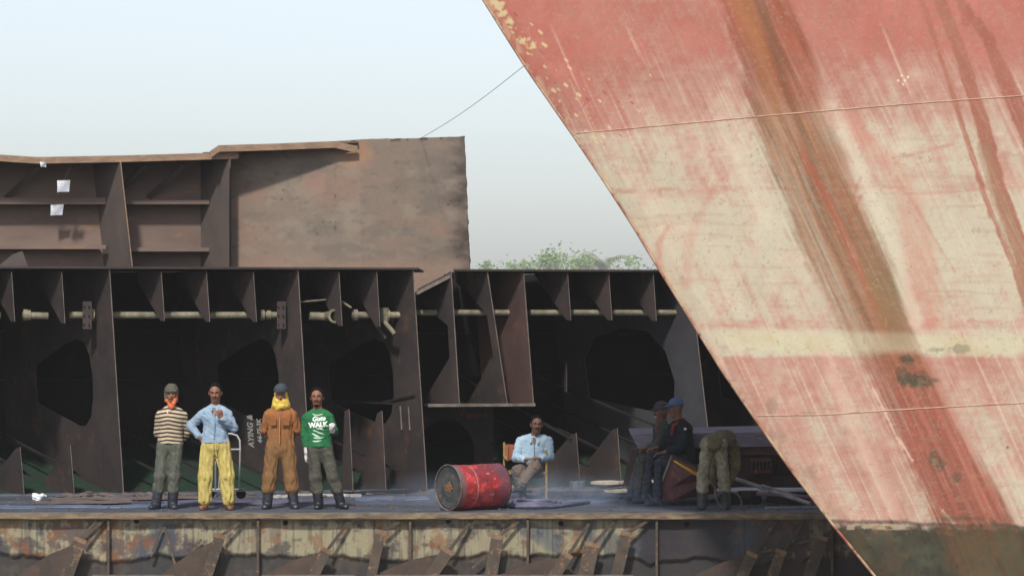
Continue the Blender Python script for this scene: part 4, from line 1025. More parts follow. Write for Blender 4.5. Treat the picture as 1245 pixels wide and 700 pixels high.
skin_obj('ear_wrap', [cap(L(.07, -.01, .03), L(.066, .01, -.05), .02, .024, .02), cap(L(-.07, -.01, .03), L(-.066, -.0, -.04), .018, .018, .02), cap(L(-.05, .092, .038), L(.05, .092, .038), .021, .021, .02)], .006, m_knit, t, .004, 5)

# ---- 2 light blue shirt, yellow trousers
cx, gy = 262, 621
t = stand('standing man in light blue shirt and baggy yellow trousers, hand on hip', cx, gy, .55)
p = Person(t, Jp(cx, gy, dict(head=(262, 480, -.02), neck=(261.5, 497, .01), sh_a=(246.5, 502.5, .0), sh_b=(277, 502, .0), el_a=(231.5, 519, .05), el_b=(284, 522, -.03), wr_a=(243, 534, -.0), wr_b=(271, 509, -.19),
    chest=(262, 512, 0), pelvis=(262, 538, 0), hip_a=(254, 543, 0), hip_b=(270.5, 543, 0), kn_a=(250, 580, -.02), kn_b=(276, 580, -.02), an_a=(249, 612.5, .0), an_b=(278, 613, .0))), face=(-.03, -1, -.1), seed=2)
p.head(); p.hand('a', (.55, -.1, -.5), (.3, 1, 0), .3, 1); p.hand('b', (-.25, -.3, .9), (-.3, 1, 0), .95, 1); p.body(); p.features()
p.hair(); MB().tube([Vector(p.L(-.024, .09, -.036)), Vector(p.L(0, .098, -.032)), Vector(p.L(.024, .09, -.036))], .0045, 6).build('moustache', m_hair, t, local=True)
m_sh = cloth('light_blue_cotton', (144, 162, 180), (122, 142, 162), (166, 176, 182))
nk0 = p.J['neck']; P_ = p.torso(.020) + p.arm('a', .020, .82) + p.arm('b', .020, .9) + [cap(p.J['pelvis'] + V3(0, 0, .07), p.J['pelvis'] + V3(0, 0, -.02),   .168, .192, .03, (0, 1, 0), .76)] + [('sub', nk0 + V3(0, -.13, -.045), np.eye(3), V3(.032, .075, .075), .006)] + [cut(p.J['pelvis'] + V3(0, 0, -.02), (0, 0, -1))]
sh = skin_obj('shirt', P_, .009, m_sh, t, .009, 22)
nk = p.J['neck']
skin_obj('collar', [cap(nk + V3(-.05, -.03, .02), nk + V3(-.035, -.11, -.04), .018, .014, .01), cap(nk + V3(.05, -.03, .02), nk + V3(.035, -.11, -.04), .018, .014, .01), cap(nk + V3(-.05, .03, .03), nk + V3(.05, .03, .03), .02, .02, .02)], .006, m_sh, sh)
m_pl = cloth('blue_placket', (140, 166, 192)); MB().tube([Vector(nk + V3(.0, -.125, -.07)), Vector(nk + V3(.002, -.155, -.22)), Vector(nk + V3(0, -.155, -.42))], .009, 8).build('placket', m_pl, t, local=True)
m_y = cloth('yellow_cloth', (192, 174, 102), (158, 142, 82), (204, 192, 134), 6)
P_ = [cap(p.J['pelvis'] + V3(0, 0, .02), p.J['pelvis'] - V3(0, 0, .05), .165, .18, .03, (0, 1, 0), .76)] + p.leg('a', .026, .88, .03, .044, .05) + p.leg('b', .026, .88, .03, .044, .05)
skin_obj('trousers', P_, .009, m_y, t, .012, 6, .12)
for x in (-.012, .014): MB().tube([Vector(p.J['pelvis'] + V3(x, -.15, -.0)), Vector(p.J['pelvis'] + V3(x * 1.5, -.165, -.1)), Vector(p.J['pelvis'] + V3(x * 2, -.16, -.2))], .005, 6).build('drawstring', m_y, t, local=True)
m_sand = mat('brown_leather', (104, 62, 48), (80, 48, 40), 6, .6, .2)
for side, d in zip('ab', ((-.2, -1, 0), (.3, -1, 0))):
    an = p.J['an_' + side]; d = unit(d); z0 = V3(an[0], an[1], .012)
    skin_obj('sandal', [cap(z0 - d * .04, z0 + d * .15, .045, .042, .01, (0, 0, 1), .3), cap(z0 + d * .09 + V3(-.04, 0, .03), z0 + d * .09 + V3(.04, 0, .03), .02, .02, .02)], .006, m_sand, t)

# ---- 3 orange coverall, yellow head scarf
cx, gy = 341, 618
t = stand('standing man in orange brown coverall with yellow head scarf and grey cap', cx, gy, .8)
p = Person(t, Jp(cx, gy, dict(head=(341.5, 480, -.01), neck=(341, 497, .01), sh_a=(326, 501, .0), sh_b=(356, 501, .0), el_a=(321.5, 523, .05), el_b=(361, 523, .05), wr_a=(327, 532, .19), wr_b=(355, 532, .19),
    chest=(341, 512, 0), pelvis=(341, 538, 0), hip_a=(332.5, 543, 0), hip_b=(349.5, 543, 0), kn_a=(328, 580, -.02), kn_b=(353.5, 580, -.02), an_a=(325, 610.5, .0), an_b=(357, 610.5, .0))), face=(0, -1, 0), seed=3)
p.head(); p.hand('a', (.8, .1, -.2), (0, 1, 0), .4, -1); p.hand('b', (-.8, .1, -.2), (0, 1, 0), .4, 1); p.body(feet=((-.15, -1, 0), (.25, -1, 0))); p.features(False)
m_cov = cloth('orange_canvas', (152, 98, 58), (124, 82, 52), (122, 90, 64), 4)
def dust_low(m, col, z0, z1):
    t_ = m.node_tree; b_ = t_.nodes['Principled BSDF']; src = b_.inputs['Base Color'].links[0].from_socket
    co = t_.nodes.new('ShaderNodeTexCoord'); sp = t_.nodes.new('ShaderNodeSeparateXYZ'); t_.links.new(co.outputs['Object'], sp.inputs[0])
    mr = t_.nodes.new('ShaderNodeMapRange'); mr.inputs['From Min'].default_value = z0; mr.inputs['From Max'].default_value = z1; t_.links.new(sp.outputs['Z'], mr.inputs['Value'])
    mx = t_.nodes.new('ShaderNodeMix'); mx.data_type = 'RGBA'; t_.links.new(mr.outputs['Result'], mx.inputs['Factor']); mx.inputs['A'].default_value = srgb(col) + (1,); t_.links.new(src, mx.inputs['B']); t_.links.new(mx.outputs['Result'], b_.inputs['Base Color'])
dust_low(m_cov, (118, 88, 58), .75, 1.15)
P_ = p.torso(.026) + p.arm('a', .022, .02) + p.arm('b', .022, .02) + [cap(p.J['pelvis'] + V3(0, 0, .05), p.J['pelvis'] - V3(0, 0, .06), .155, .172, .05, (0, 1, 0), .76)] + p.leg('a', .028, .42, .03, .036, .052) + p.leg('b', .028, .42, .03, .036, .052)
skin_obj('coverall', P_, .009, m_cov, t, .011, 9, .25)
m_bone = cloth('cream_glove_cloth', (206, 190, 170))
for side in 'ab':
    e = p.J['el_' + side]; w_ = p.J['wr_' + side]; skin_obj('sleeve_cuff', [cap(lerp(e, w_, -.05), lerp(e, w_, .3), .052, .05, .01)], .008, m_bone, t, .004, 4)
MB().tube([Vector(p.J['chest'] + V3(.002, -.15, .06)), Vector(p.J['chest'] + V3(.0, -.168, -.12)), Vector(p.J['pelvis'] + V3(.0, -.16, 0))], .008, 8).build('zip_flap', cloth('pale_orange_cloth', (184, 126, 76)), t, local=True)
for q in (-1, 1): MB().box(p.J['chest'] + V3(q * .085, -.142, .0), .085, .012, .09, rz=q * .25).build('chest_pocket', m_cov, t, local=True)
m_ys = cloth('yellow_scarf_cloth', (208, 178, 80), (180, 148, 60), (216, 194, 112)); L = p.L; B = p.B
skin_obj('head_scarf', [ell(L(0, -.012, .02), B, (.092, .098, .1), .01), cap(L(-.06, .0, -.04), L(-.075, .01, -.13), .04, .045, .03), cap(L(.06, .0, -.04), L(.075, .01, -.13), .04, .045, .03), cap(L(-.04, .06, -.07), L(.045, .055, -.07), .036, .036, .03), cap(L(-.05, .05, -.12), L(.05, .05, -.125), .05, .045, .03), cap(L(-.02, .08, -.13), L(.04, .06, -.17), .03, .02, .03),
    ell(L(0, .1, .0), B, (.042, .05, .032), .012, 'sub')], .0065, m_ys, t, .007, 12)
p.cap_hat(mat('grey_cap_cloth', (58, 64, 72), (44, 48, 56), 8, .8, .2), True, peak=.05, z=.058)
p.boots(m_boot, ((-.15, -1, 0), (.25, -1, 0)), .33)

# ---- 4 green sweatshirt
cx, gy = 395, 619
t = stand('standing man in printed green sweatshirt with white gloves and black boots', cx, gy, .72)
p = Person(t, Jp(cx, gy, dict(head=(385.5, 484, -.01), neck=(386.5, 500, .01), sh_a=(371.5, 505.5, .0), sh_b=(400, 504, .0), el_a=(370.5, 529, .02), el_b=(406.5, 525, .02), wr_a=(373, 550, .0), wr_b=(405, 523.5, -.18),
    chest=(386.5, 515, 0), pelvis=(388.5, 541, 0), hip_a=(381, 545, 0), hip_b=(396, 545, 0), kn_a=(384, 581, -.03), kn_b=(405, 580, -.04), an_a=(387.5, 611, .0), an_b=(414, 610.5, .02))), face=(-.04, -1, .05), seed=4)
p.head(); p.hand('a', (.1, 0, -1), (.3, .9, 0), .25, 1); p.hand('b', (.1, -.3, .3), (-.6, 0, .6), .9, 1); p.body(feet=((-.1, -1, 0), (.6, -1, 0))); p.features()
p.hair(inf=.011); MB().tube([Vector(p.L(-.026, .088, -.036)), Vector(p.L(0, .098, -.032)), Vector(p.L(.026, .088, -.036))], .0045, 6).build('moustache', m_hair, t, local=True); skin_obj('beard', p.E([ell(p.L(0, .052, -.088), p.B, (.034, .03, .022), .01), cut(p.L(0, 0, -.062), p.B.T @ V3(0, 0, 1))]), .006, m_hair, t, .003)
m_g = cloth('green_jersey', (42, 108, 68), (34, 88, 58), (66, 130, 90))
P_ = p.torso(.017) + p.arm('a', .015, .92) + p.arm('b', .015, .75) + [cap(p.J['pelvis'] + V3(0, 0, .07), p.J['pelvis'] + V3(0, 0, -.02), .155, .17, .03, (0, 1, 0), .74)] + [cut(p.J['pelvis'] + V3(0, 0, -.03), (0, 0, -1))]
gs = skin_obj('sweatshirt', P_, .009, m_g, t, .007, 33)
nk = p.J['neck']; MB().tube([Vector(nk + V3(.078 * math.cos(a), -.028 + .085 * math.sin(a), -.012 + .045 * math.sin(a))) for a in np.linspace(0, 6.2832, 25)], .013, 8, cap=False).build('neckband', cloth('pale_green_trim', (176, 196, 160)), gs, True, True)
m_gt = cloth('charcoal_cloth', (84, 82, 72), (62, 62, 56), (102, 98, 82))
P_ = [cap(p.J['pelvis'] + V3(0, 0, .02), p.J['pelvis'] - V3(0, 0, .03), .145, .148, .03, (0, 1, 0), .72)] + p.leg('a', .016, .5, .04, .026, .038) + p.leg('b', .016, .5, .04, .026, .038)
skin_obj('trousers', P_, .009, m_gt, t, .010, 16, .25)
p.boots(mat('black_rubber', (24, 27, 34), (38, 40, 46), 5, .4, .2, spec=.5), ((-.1, -1, 0), (.6, -1, 0)), .28, .013)
m_wg = cloth('white_glove_cloth', (214, 208, 204), (190, 184, 182))
hand_piece(p, 'a', (.1, 0, -1), (.3, .9, 0), .25, 1, m_wg); hand_piece(p, 'b', (.1, -.3, .3), (-.6, 0, .6), .9, 1, m_wg)
# print on the chest: lettering and swooshes laid on the jersey
bpy.context.view_layer.update()
me = gs.data; bv = BVHTree.FromPolygons([v.co.copy() for v in me.vertices], [list(q.vertices) for q in me.polygons])
def lay(vs, off=.003):
    out = []
    for x, z in vs:
        h_ = bv.ray_cast(Vector((x, -1, z)), Vector((0, 1, 0))); y = h_[0].y if h_[0] else -.15; out.append(Vector((x, y - off, z)))
    return out
def dense(vs, fs, cx_, cz, rot=0):
    bm = __import__('bmesh').new(); V_ = [bm.verts.new((v.x, v.y, 0)) for v in vs]
    for f in fs:
        try: bm.faces.new([V_[i] for i in f])
        except ValueError: pass
    bmm = __import__('bmesh'); bmm.ops.triangulate(bm, faces=bm.faces[:]); bmm.ops.subdivide_edges(bm, edges=bm.edges[:], cuts=2, use_grid_fill=True)
    bm.verts.ensure_lookup_table(); bm.verts.index_update(); c_, s_ = math.cos(rot), math.sin(rot)
    o = ([(cx_ + v.co.x * c_ - v.co.y * s_, cz + v.co.x * s_ + v.co.y * c_) for v in bm.verts], [[v.index for v in f.verts] for f in bm.faces]); bm.free(); return o
m_pr = mat('white_print', (226, 236, 224), None, 5, .7, 0); m_pr2 = mat('pale_green_print', (150, 196, 160), (190, 214, 190), 20, .8, 0)
ccx = p.J['chest'][0] + .008
for body, cz, sz, shr, bold, ch in (('Gute', .975, .088, .35, .003, 1.0), ('WALK', .92, .088, 0, .006, 1.0)):
    cz = (gy - {'Gute': 509, 'WALK': 516.5}[body]) * MPX
    vs, fs = text_mesh(body, sz, shr, bold, ch); q, f = dense(vs, fs, ccx + (0 if body == 'WALK' else .005), cz, .07)
    MB().add(lay(q), f).build('print_lettering', m_pr, gs, local=True)
for i, (x0, z0, x1, z1, r0) in enumerate(((-.02, 521, .08, 523, .006), (-.07, 524, .06, 527, .007), (-.08, 528, .03, 530, .012), (-.06, 532, .08, 531, .008), (-.07, 535, .05, 536, .009), (.03, 520, .06, 522, .008), (.0, 526, .09, 529, .005))):
    q = []; f = []; n = 14
    for j in range(n + 1):
        u = j / n; x = ccx + x0 + (x1 - x0) * u; z = (gy - z0 - (z1 - z0) * u) * MPX + .012 * math.sin(u * 3.1 + i); w2 = r0 * (.3 + math.sin(math.pi * min(1, u + .1)) * .9); q += [(x, z - w2), (x, z + w2)]
        if j: k0 = 2 * j - 2; f.append([k0, k0 + 2, k0 + 3, k0 + 1])
    MB().add(lay(q, .0035 + .0006 * i), f).build('print_swoosh', m_pr if i in (0, 5) else m_pr2, gs, local=True)

# ---- 5 seated man on the chair
M5 = 48.4 / 4140; cx, gy = 645, 606
t5 = stand('seated man in pale blue shirt and khaki trousers, hands folded, on a wooden chair', cx, gy, 3.2)
p = Person(t5, Jp(cx, gy, dict(head=(652.5, 516, -.05), neck=(649.5, 532, .03), sh_a=(633, 537, .03), sh_b=(666, 536, .03), el_a=(628, 556, -.02), el_b=(668, 555, -.02), wr_a=(639, 557, -.30), wr_b=(656, 556, -.30),
    chest=(649, 546, .03), pelvis=(646, 568, .06), hip_a=(638, 571, .02), hip_b=(654, 571, .02), kn_a=(629, 571, -.42), kn_b=(650, 566, -.40), an_a=(636, 599, -.38), an_b=(632, 588, -.52)), M5), face=(.08, -1, -.06), chest=(0, -1, .15), skin=m_skin2, seed=5)
p.head(); p.hand('a', (.85, -.4, .1), (0, .2, -1), .3, 1); p.hand('b', (-.85, -.3, .12), (0, .2, -1), .3, -1); p.body(feet=((.1, -1, 0), (-.7, -.8, -.1))); p.features(); p.hair()
MB().tube([Vector(p.L(-.028, .088, -.038)), Vector(p.L(0, .1, -.033)), Vector(p.L(.028, .088, -.038))], .007, 6).build('moustache', m_hair, t5, local=True)
m_ws = cloth('pale_blue_shirt_cloth', (164, 186, 200), (140, 164, 182), (180, 196, 206))
nk0 = p.J['neck']; P_ = p.torso(.024, belly=.01) + p.arm('a', .024, .85) + p.arm('b', .024, .85) + [('sub', nk0 + V3(0, -.13, -.045), np.eye(3), V3(.032, .075, .075), .006)] + [cut(p.J['pelvis'] + V3(0, 0, -.02), (0, 0, -1))]
sh = skin_obj('shirt', P_, .009, m_ws, t5, .008, 41); nk = p.J['neck']
skin_obj('collar', [cap(nk + V3(-.05, -.04, .02), nk + V3(-.05, -.13, -.06), .018, .016, .01), cap(nk + V3(.06, -.04, .02), nk + V3(.055, -.13, -.07), .018, .016, .01), cap(nk + V3(-.05, .02, .03), nk + V3(.05, .02, .03), .02, .02, .02)], .006, m_ws, sh)
MB().tube([Vector(nk + V3(.0, -.125, -.08)), Vector(nk + V3(.0, -.17, -.2)), Vector(nk + V3(0, -.175, -.3))], .006, 8).build('placket', cloth('grey_blue_placket', (110, 134, 150)), t5, local=True)
m_kh = cloth('khaki_cloth', (104, 92, 84), (84, 76, 70), (120, 106, 92))
P_ = [cap(p.J['hip_a'], p.J['hip_b'], .115, .115, .03)] + p.leg('a', .024, .85, .04, .03, .03) + p.leg('b', .024, .85, .04, .03, .03)
skin_obj('trousers', P_, .009, m_kh, t5, .012, 18, 1)
for side, d in (('a', (.1, -1, 0)), ('b', (-.7, -.8, -.1))): skin_obj('shoe', p.foot(side, d, .010), .008, mat('grey_shoe', (66, 66, 74), (48, 48, 54), 5, .6, .2), t5)

# ---- 6 and 7: two men sitting side by side, looking to the left
M6 = 46.6 / 4140; cx, gy = 815, 612
m_nv = cloth('dark_navy_cloth', (30, 36, 42), (22, 26, 32), (44, 46, 48)); m_dg = cloth('dirty_green_cloth', (62, 68, 60), (44, 48, 44), (86, 82, 72)); m_gb = cloth('oily_trouser_cloth', (58, 62, 72), (38, 42, 50), (84, 84, 86))
m_dg2 = cloth('faded_grey_trousers', (84, 84, 80), (60, 60, 58), (108, 104, 96)); m_dk = mat('darker_skin', (124, 86, 68), (88, 62, 52), 9, .6, .1)  # last one: darker skin tone for the right-hand men
for lab, dd, fc, shirtm, capc, big, seed in (
    ('sitting man in dark green shirt and dark cap, farther of the two sitters', dict(head=(805, 500, .33), neck=(806, 515, .36), sh_a=(803, 522, .50), sh_b=(808, 521, .24), el_a=(800, 540, .48), el_b=(800, 541, .2), wr_a=(790, 546, .3), wr_b=(789, 543, .22), chest=(808, 532, .36), pelvis=(814, 553, .38), hip_a=(812, 553, .46), hip_b=(812, 553, .30), kn_a=(780, 561, .50), kn_b=(784, 555, .34), an_a=(768, 599, .52), an_b=(775, 600, .36)), (-1, -.55, -.12), m_dg, (60, 56, 66), 0, 61),
    ('sitting man in navy jacket with blue cap and red scarf, nearer of the two sitters', dict(head=(821.5, 495, .02), neck=(826, 512, .03), sh_a=(820, 519, .17), sh_b=(835, 519, -.12), el_a=(812, 540, .16), el_b=(826, 542, -.18), wr_a=(798, 543, .05), wr_b=(806, 548, -.13), chest=(830, 530, .03), pelvis=(834, 555, .04), hip_a=(830, 557, .12), hip_b=(830, 558, -.05), kn_a=(793, 552, .17), kn_b=(801, 561, -.14), an_a=(785, 603, .26), an_b=(798, 604, -.24)), (-1, -.45, -.08), m_nv, (74, 92, 128), 1, 62)):
    t = stand(lab, cx, gy, 1.75)
    p = Person(t, Jp(cx, gy, dd, M6), face=fc, chest=(-.85, -.5, .1), skin=m_dk, seed=seed)
    p.head(); p.hand('a', (-.9, -.1, -.1), (0, 0, -1), .35, 1); p.hand('b', (-.9, .1, -.15), (0, 0, -1), .35, -1); p.body(feet=((-1, -.3, 0), (-1, -.5, 0))); p.features(False, m_tooth if not big else m_lip)
    P_ = p.torso(.03) + p.arm('a', .026, .6 if big else .8) + p.arm('b', .026, .6 if big else .8)
    sh = skin_obj('jacket' if big else 'shirt', P_, .009, shirtm, t, .010, seed)
    P_ = [cap(p.J['hip_a'], p.J['hip_b'], .108, .108, .03)] + p.leg('a', .008, .88, .012, .012, .02) + p.leg('b', .008, .88, .012, .012, .02)
    skin_obj('trousers', P_, .009, m_gb if big else m_dg2, t, .013, seed + 4, 1)
    for side, d in (('a', (-1, -.3, 0)), ('b', (-1, -.5, 0))): skin_obj('shoe', p.foot(side, d, .014), .008, mat('muddy_boot', (66, 70, 84), (48, 50, 58), 5, .6, .2), t, .003)
    cm_ = mat('blue_cap_cloth' if big else 'dark_cap_cloth', capc, tuple(int(v * .8) for v in capc), 8, .8, .2)
    p.cap_hat(cm_, True, peak=.045, z=.05)
    nk = p.J['neck']; rs_ = cloth('dull_red_scarf', (140, 58, 48), (112, 46, 40)); 
    if big:
        skin_obj('red_scarf', [cap(nk + V3(.06, -.04, .03), nk + V3(-.08, -.09, -.04), .028, .022, .02), cap(nk + V3(-.08, -.09, -.04), nk + V3(-.11, -.10, -.16), .024, .018, .02), cap(nk + V3(-.05, .04, .02), nk + V3(.06, .02, .04), .028, .028, .02)], .0065, rs_, t, .005, 7)
        skin_obj('shoulder_patch', [ell(p.J['sh_b'] + V3(-.03, -.085, .0), np.eye(3), (.022, .012, .018), .01)], .006, m_tooth, sh)
    else:
        skin_obj('red_scarf', [cap(nk + V3(-.02, -.05, .03), nk + V3(-.07, -.06, -.05), .03, .024, .02), cap(nk + V3(-.07, -.06, -.05), nk + V3(-.06, -.12, -.14), .024, .022, .02)], .0065, rs_, t, .005, 7)

# ---- 8 bent-over man seen from behind
cx, gy = 868, 622
t = stand('bent-over man in dirty olive clothes and rubber boots, seen from behind', cx, gy, .5)
M8 = 45.5 / 4140
p = Person(t, Jp(cx, gy, dict(head=(886, 560, .42), neck=(884, 547, .36), sh_a=(876, 548, .42), sh_b=(894, 546, .26), el_a=(870, 572, .40), el_b=(897, 569, .22), wr_a=(869, 592, .24), wr_b=(888, 590, .12),
    chest=(880, 538, .28), pelvis=(867, 541, .02), hip_a=(860, 548, -.01), hip_b=(875, 547, .01), kn_a=(855, 580, .02), kn_b=(880, 579, .06), an_a=(853.5, 615, .0), an_b=(883, 614, .1)), M8), face=(.3, .3, -1), tilt=(.2, 1, .2), chest=(.15, .35, -1), skin=m_dk, seed=8)
p.head(); p.hand('a', (.2, -.2, -1), (1, 0, 0), .6, 1); p.hand('b', (-.2, -.2, -1), (-1, 0, 0), .6, 1); p.body(feet=((-.1, 1, 0), (.3, 1, 0))); p.hair()
m_ol = cloth('dirty_olive_cloth', (104, 98, 72), (76, 74, 56), (126, 118, 92), 7)
P_ = p.torso(.028) + p.arm('a', .022, .85) + p.arm('b', .022, .85); skin_obj('work_shirt', P_, .009, m_ol, t, .012, 81)
P_ = [cap(p.J['hip_a'] + V3(0, -.01, .05), p.J['hip_b'] + V3(0, -.01, .05), .102, .102, .04)] + p.leg('a', .012, .5, .02, .022, .040) + p.leg('b', .012, .5, .02, .022, .040)
skin_obj('trousers', P_, .009, cloth('faded_olive_trousers', (146, 140, 120), (108, 104, 88), (168, 160, 138), 7), t, .014, 82, .6)
p.boots(mat('grey_rubber', (58, 60, 60), (44, 46, 50), 5, .45, .2, c3=(84, 80, 72)), ((-.1, 1, 0), (.3, 1, 0)), .29)
# ================================================================== things on the deck
# ---- oil drum on its side
A = P(545, 594, .32); A.z = .308; dirv = Vector((math.sin(R(53)), math.cos(R(53)), 0)); LEN = .82; Rr = .298
dr = empty('oil_drum', (A.x, A.y, 0), 'scuffed red oil drum with a dark grey end, lying on its side near the seated man', 'drum')
ux = dirv.cross(ZV).normalized(); rnd = random.Random(4)
nt, nl = 96, 90; co = []; pt_ = []
for i in range(nl + 1):
    u = i / nl; rr = Rr * (1 + .014 * (math.exp(-((u - .34) / .012) ** 2) + math.exp(-((u - .67) / .012) ** 2)) + .02 * (math.exp(-((u) / .012) ** 2) + math.exp(-((u - 1) / .012) ** 2)))
    for k in range(nt):
        a = 2 * math.pi * k / nt; d_ = 1 - .035 * math.exp(-((u - .42) / .16) ** 2 - ((a - 1.25) / .5) ** 2) - .02 * math.exp(-((u - .8) / .1) ** 2 - ((a - .4) / .4) ** 2) + .006 * math.sin(a * 5 + u * 7)
        co.append(A + dirv * (u * LEN) + (ux * math.cos(a) + ZV * math.sin(a)) * rr * d_ - Vector((A.x, A.y, 0))); pt_.append((u, a))
co = np.array(co); f = []
for i in range(nl):
    for k in range(nt): f.append([i * nt + k, i * nt + (k + 1) % nt, (i + 1) * nt + (k + 1) % nt, (i + 1) * nt + k])
U_ = np.array([q[0] for q in pt_])[None]; A_ = np.array([q[1] for q in pt_])[None]
c = np.ones(U_.shape + (3,)) * np.array(srgb((156, 44, 46)))
nn = fbm(U_ * 7, A_ * 2.5, 5); n2 = fbm(U_ * 22 + 4, A_ * 9, 5); nb = fbm(U_ * 3 + 9, A_ * 1.3 + 5, 3)
c = mixc(c, (204, 78, 74), sst(.5, .7, nn) * .8); c = mixc(c, (90, 44, 52), sst(.5, .72, nb) * .7); c = mixc(c, (74, 48, 50), sst(.62, .75, n2) * .8)
c = mixc(c, (196, 150, 140), sst(.7, .8, fbm(U_ * 14 + 40, A_ * 20, 4)) * .7)
c = mixc(c, (96, 92, 92), sst(.16, .04, U_ + (nn - .5) * .1) * .8); c = mixc(c, (84, 62, 74), sst(.72, .86, U_ + (nn - .5) * .2) * .75)  # both ends dulled: shade beside the sunlit middle put into the paint
c = mixc(c, (190, 140, 130), sst(.02, .004, np.abs(U_ - .34)) * .5)
np_mesh('drum_shell', co, np.array(f), mat_painted('drum_paint', .45, .25, 20, .12, .5), dr, True, c.reshape(-1, 3))
for u, nm in ((.02, 'grey_end'), (.98, 'far_end')):
    vs = []; fs = []; rings = [0, .06, .12, .2, .27, .292]
    for j, r in enumerate(rings):
        for k in range(32):
            a = 2 * math.pi * k / 32; vs.append(A + dirv * (u * LEN + (.006 * math.sin(r * 40) if r < .29 else 0) * (1 if u < .5 else -1)) + (ux * math.cos(a) + ZV * math.sin(a)) * r)
        if j:
            for k in range(32): fs.append([(j - 1) * 32 + k, j * 32 + k, j * 32 + (k + 1) % 32, (j - 1) * 32 + (k + 1) % 32])
    m_e = mat('grey_lid', (70, 74, 74), (44, 46, 48), 4, .7, .5, c3=(120, 84, 56)) if u < .5 else m_dark  # near lid is dark grey with rusty mottling
    e_ = MB().add(vs, fs).build(nm, m_e, dr)
    if u < .5:
        q = A + dirv * (u * LEN - .006); mb = MB(); 
        for k in range(14):
            a = k * 2.4; r_ = .07 * math.sqrt(k / 14); p2 = q + (ux * math.cos(a) + ZV * math.sin(a)) * r_; mb.tube([p2, p2 - dirv * .006], [.024, .012], 7)
        mb.build('rust_patch', mat('orange_rust', (128, 90, 60), (90, 68, 54), 20, .9, .5), e_)
rimc = lambda u, r: [A + dirv * (u * LEN) + (ux * math.cos(k * math.pi / 24) + ZV * math.sin(k * math.pi / 24)) * r for k in range(49)]
MB().tube(rimc(0.0, Rr + .004), .009, 6, cap=False).build('rolled_rim', mat('grey_rim', (120, 112, 108), (80, 60, 58), 8, .6, .3), dr, True)
MB().tube(rimc(1.0, Rr + .004), .009, 6, cap=False).build('rolled_rim', m_dark, dr, True)

# ---- wooden chair under the seated man
M5b = 48.4 / 4140; cb = t5.location
ch = empty('chair', (cb.x, cb.y, 0), 'worn orange wooden chair with yellow posts, under the seated man', 'chair')
m_cw = mat('orange_wood', (150, 92, 60), (120, 72, 50), 6, .6, .3); m_cy = mat('yellow_wood', (164, 134, 70), (134, 104, 60), 6, .6, .3, c3=(96, 80, 60))
Q = lambda px, py, dy: cb + Vector(((px - 645) * M5b, dy, (606 - py) * M5b))
for (x, y0, y1, dy) in ((613, 538, 606, .22), (662, 538, 606, .24), (618, 571, 606, -.20), (664, 546, 606, -.18)):
    MB().bar(Q(x, y1, dy), Q(x, y0, dy), .028, .028).build('leg', m_cy, ch)
MB().box(Q(639, 573.5, .02), .55, .46, .035).build('seat', m_cy, ch)
MB().box(Q(637, 550, .23), .53, .022, .22).build('backrest', m_cw, ch)
MB().box(Q(616, 551, .20), .05, .05, .22).build('back_post', m_cw, ch)
MB().bar(Q(664, 549, -.18), Q(662, 547, .24), .035, .03).build('armrest', m_cy, ch)
MB().bar(Q(615, 556, -.1), Q(613, 555, .24), .035, .03).build('armrest', m_cy, ch)
for y in (590,): MB().bar(Q(618, y, -.20), Q(664, y, -.18), .02, .03).build('stretcher', m_cy, ch); MB().bar(Q(664, y - 2, -.18), Q(662, y - 2, .24), .02, .03).build('stretcher', m_cy, ch)

# ---- white tube frame trolley behind the yellow trousers
tr = empty('tube_frame', P(277, 606, 1.75) * 1, 'pale metal tube frame standing behind the man in yellow trousers', 'trolley'); tr.location.z = 0
m_tb = mat('chipped_white_tube', (176, 176, 176), (130, 128, 128), 8, .5, .3)
K = lambda px, py, dy=0: P(px, py, 1.75 + dy)
MB().tube([K(262, 600), K(262, 545), K(262, 534), K(265, 528.5), K(271, 527), K(281, 527), K(288, 529), K(291.5, 535), K(292, 545), K(291, 593)], .014, 8).build('bent_tube', m_tb, tr, smooth=True)
for y, x0, x1 in ((546, 262, 291.5), (594.5, 255, 296)): MB().tube([K(x0, y), K(x1, y)], .012, 8).build('crossbar', m_tb, tr)
MB().tube([K(268, 546), K(266, 594)], .008, 8).build('upright_rod', m_tb, tr)
MB().bar(K(250, 596), K(299, 596), .3, .012).build('foot_plate', mat('dull_grey_tray', (110, 112, 118)), tr)
for x in (255, 293): MB().tube([K(x, 600, -.02), K(x, 600, .02)], .07, 14).build('wheel', m_dark, tr)

# ---- scrap machine: long box with plank lid behind the sitters
bx = empty('machine_box', (P(880, 600, 2.6).x, 2.6, 0), 'long rusty machine box with a weathered mauve plank lid, beneath and behind the two sitters', 'machine')
m_lid = mat('weathered_mauve_board', (124, 116, 128), (96, 90, 102), 5, .85, .6, c3=(150, 142, 152), stretch=(.5, 4, 6)); m_bxb = mat('rusty_box', (74, 56, 52), (54, 46, 46), 2, .8, .4, c3=(108, 74, 56))
def slab(name, m, par, pts_front, y0, y1, tilt=0):
    """prism: outline measured at depth y0, carried back to y1"""
    f_ = [P(x, y, y0) for x, y in pts_front]; b_ = [Vector((p.x, y1, p.z + tilt)) for p in f_]; n = len(f_)
    return MB().add(f_ + b_, [list(range(n)), list(range(2 * n - 1, n - 1, -1))] + [[i, i + n, (i + 1) % n + n, (i + 1) % n] for i in range(n)]).build(name, m, par)
slab('plank_lid', m_lid, bx, [(767, 528), (1040, 523), (1040, 541), (900, 543), (776, 545)], 2.2, 3.3, .05)
slab('box_side', m_bxb, bx, [(785, 546), (1040, 542), (1040, 592), (900, 592), (800, 596)], 2.35, 3.2)
slab('top_rail', mat('brown_rail', (94, 70, 62), (70, 54, 50), 3, .8, .4), bx, [(892, 543), (1040, 541), (1040, 552), (896, 553)], 2.28, 2.345)
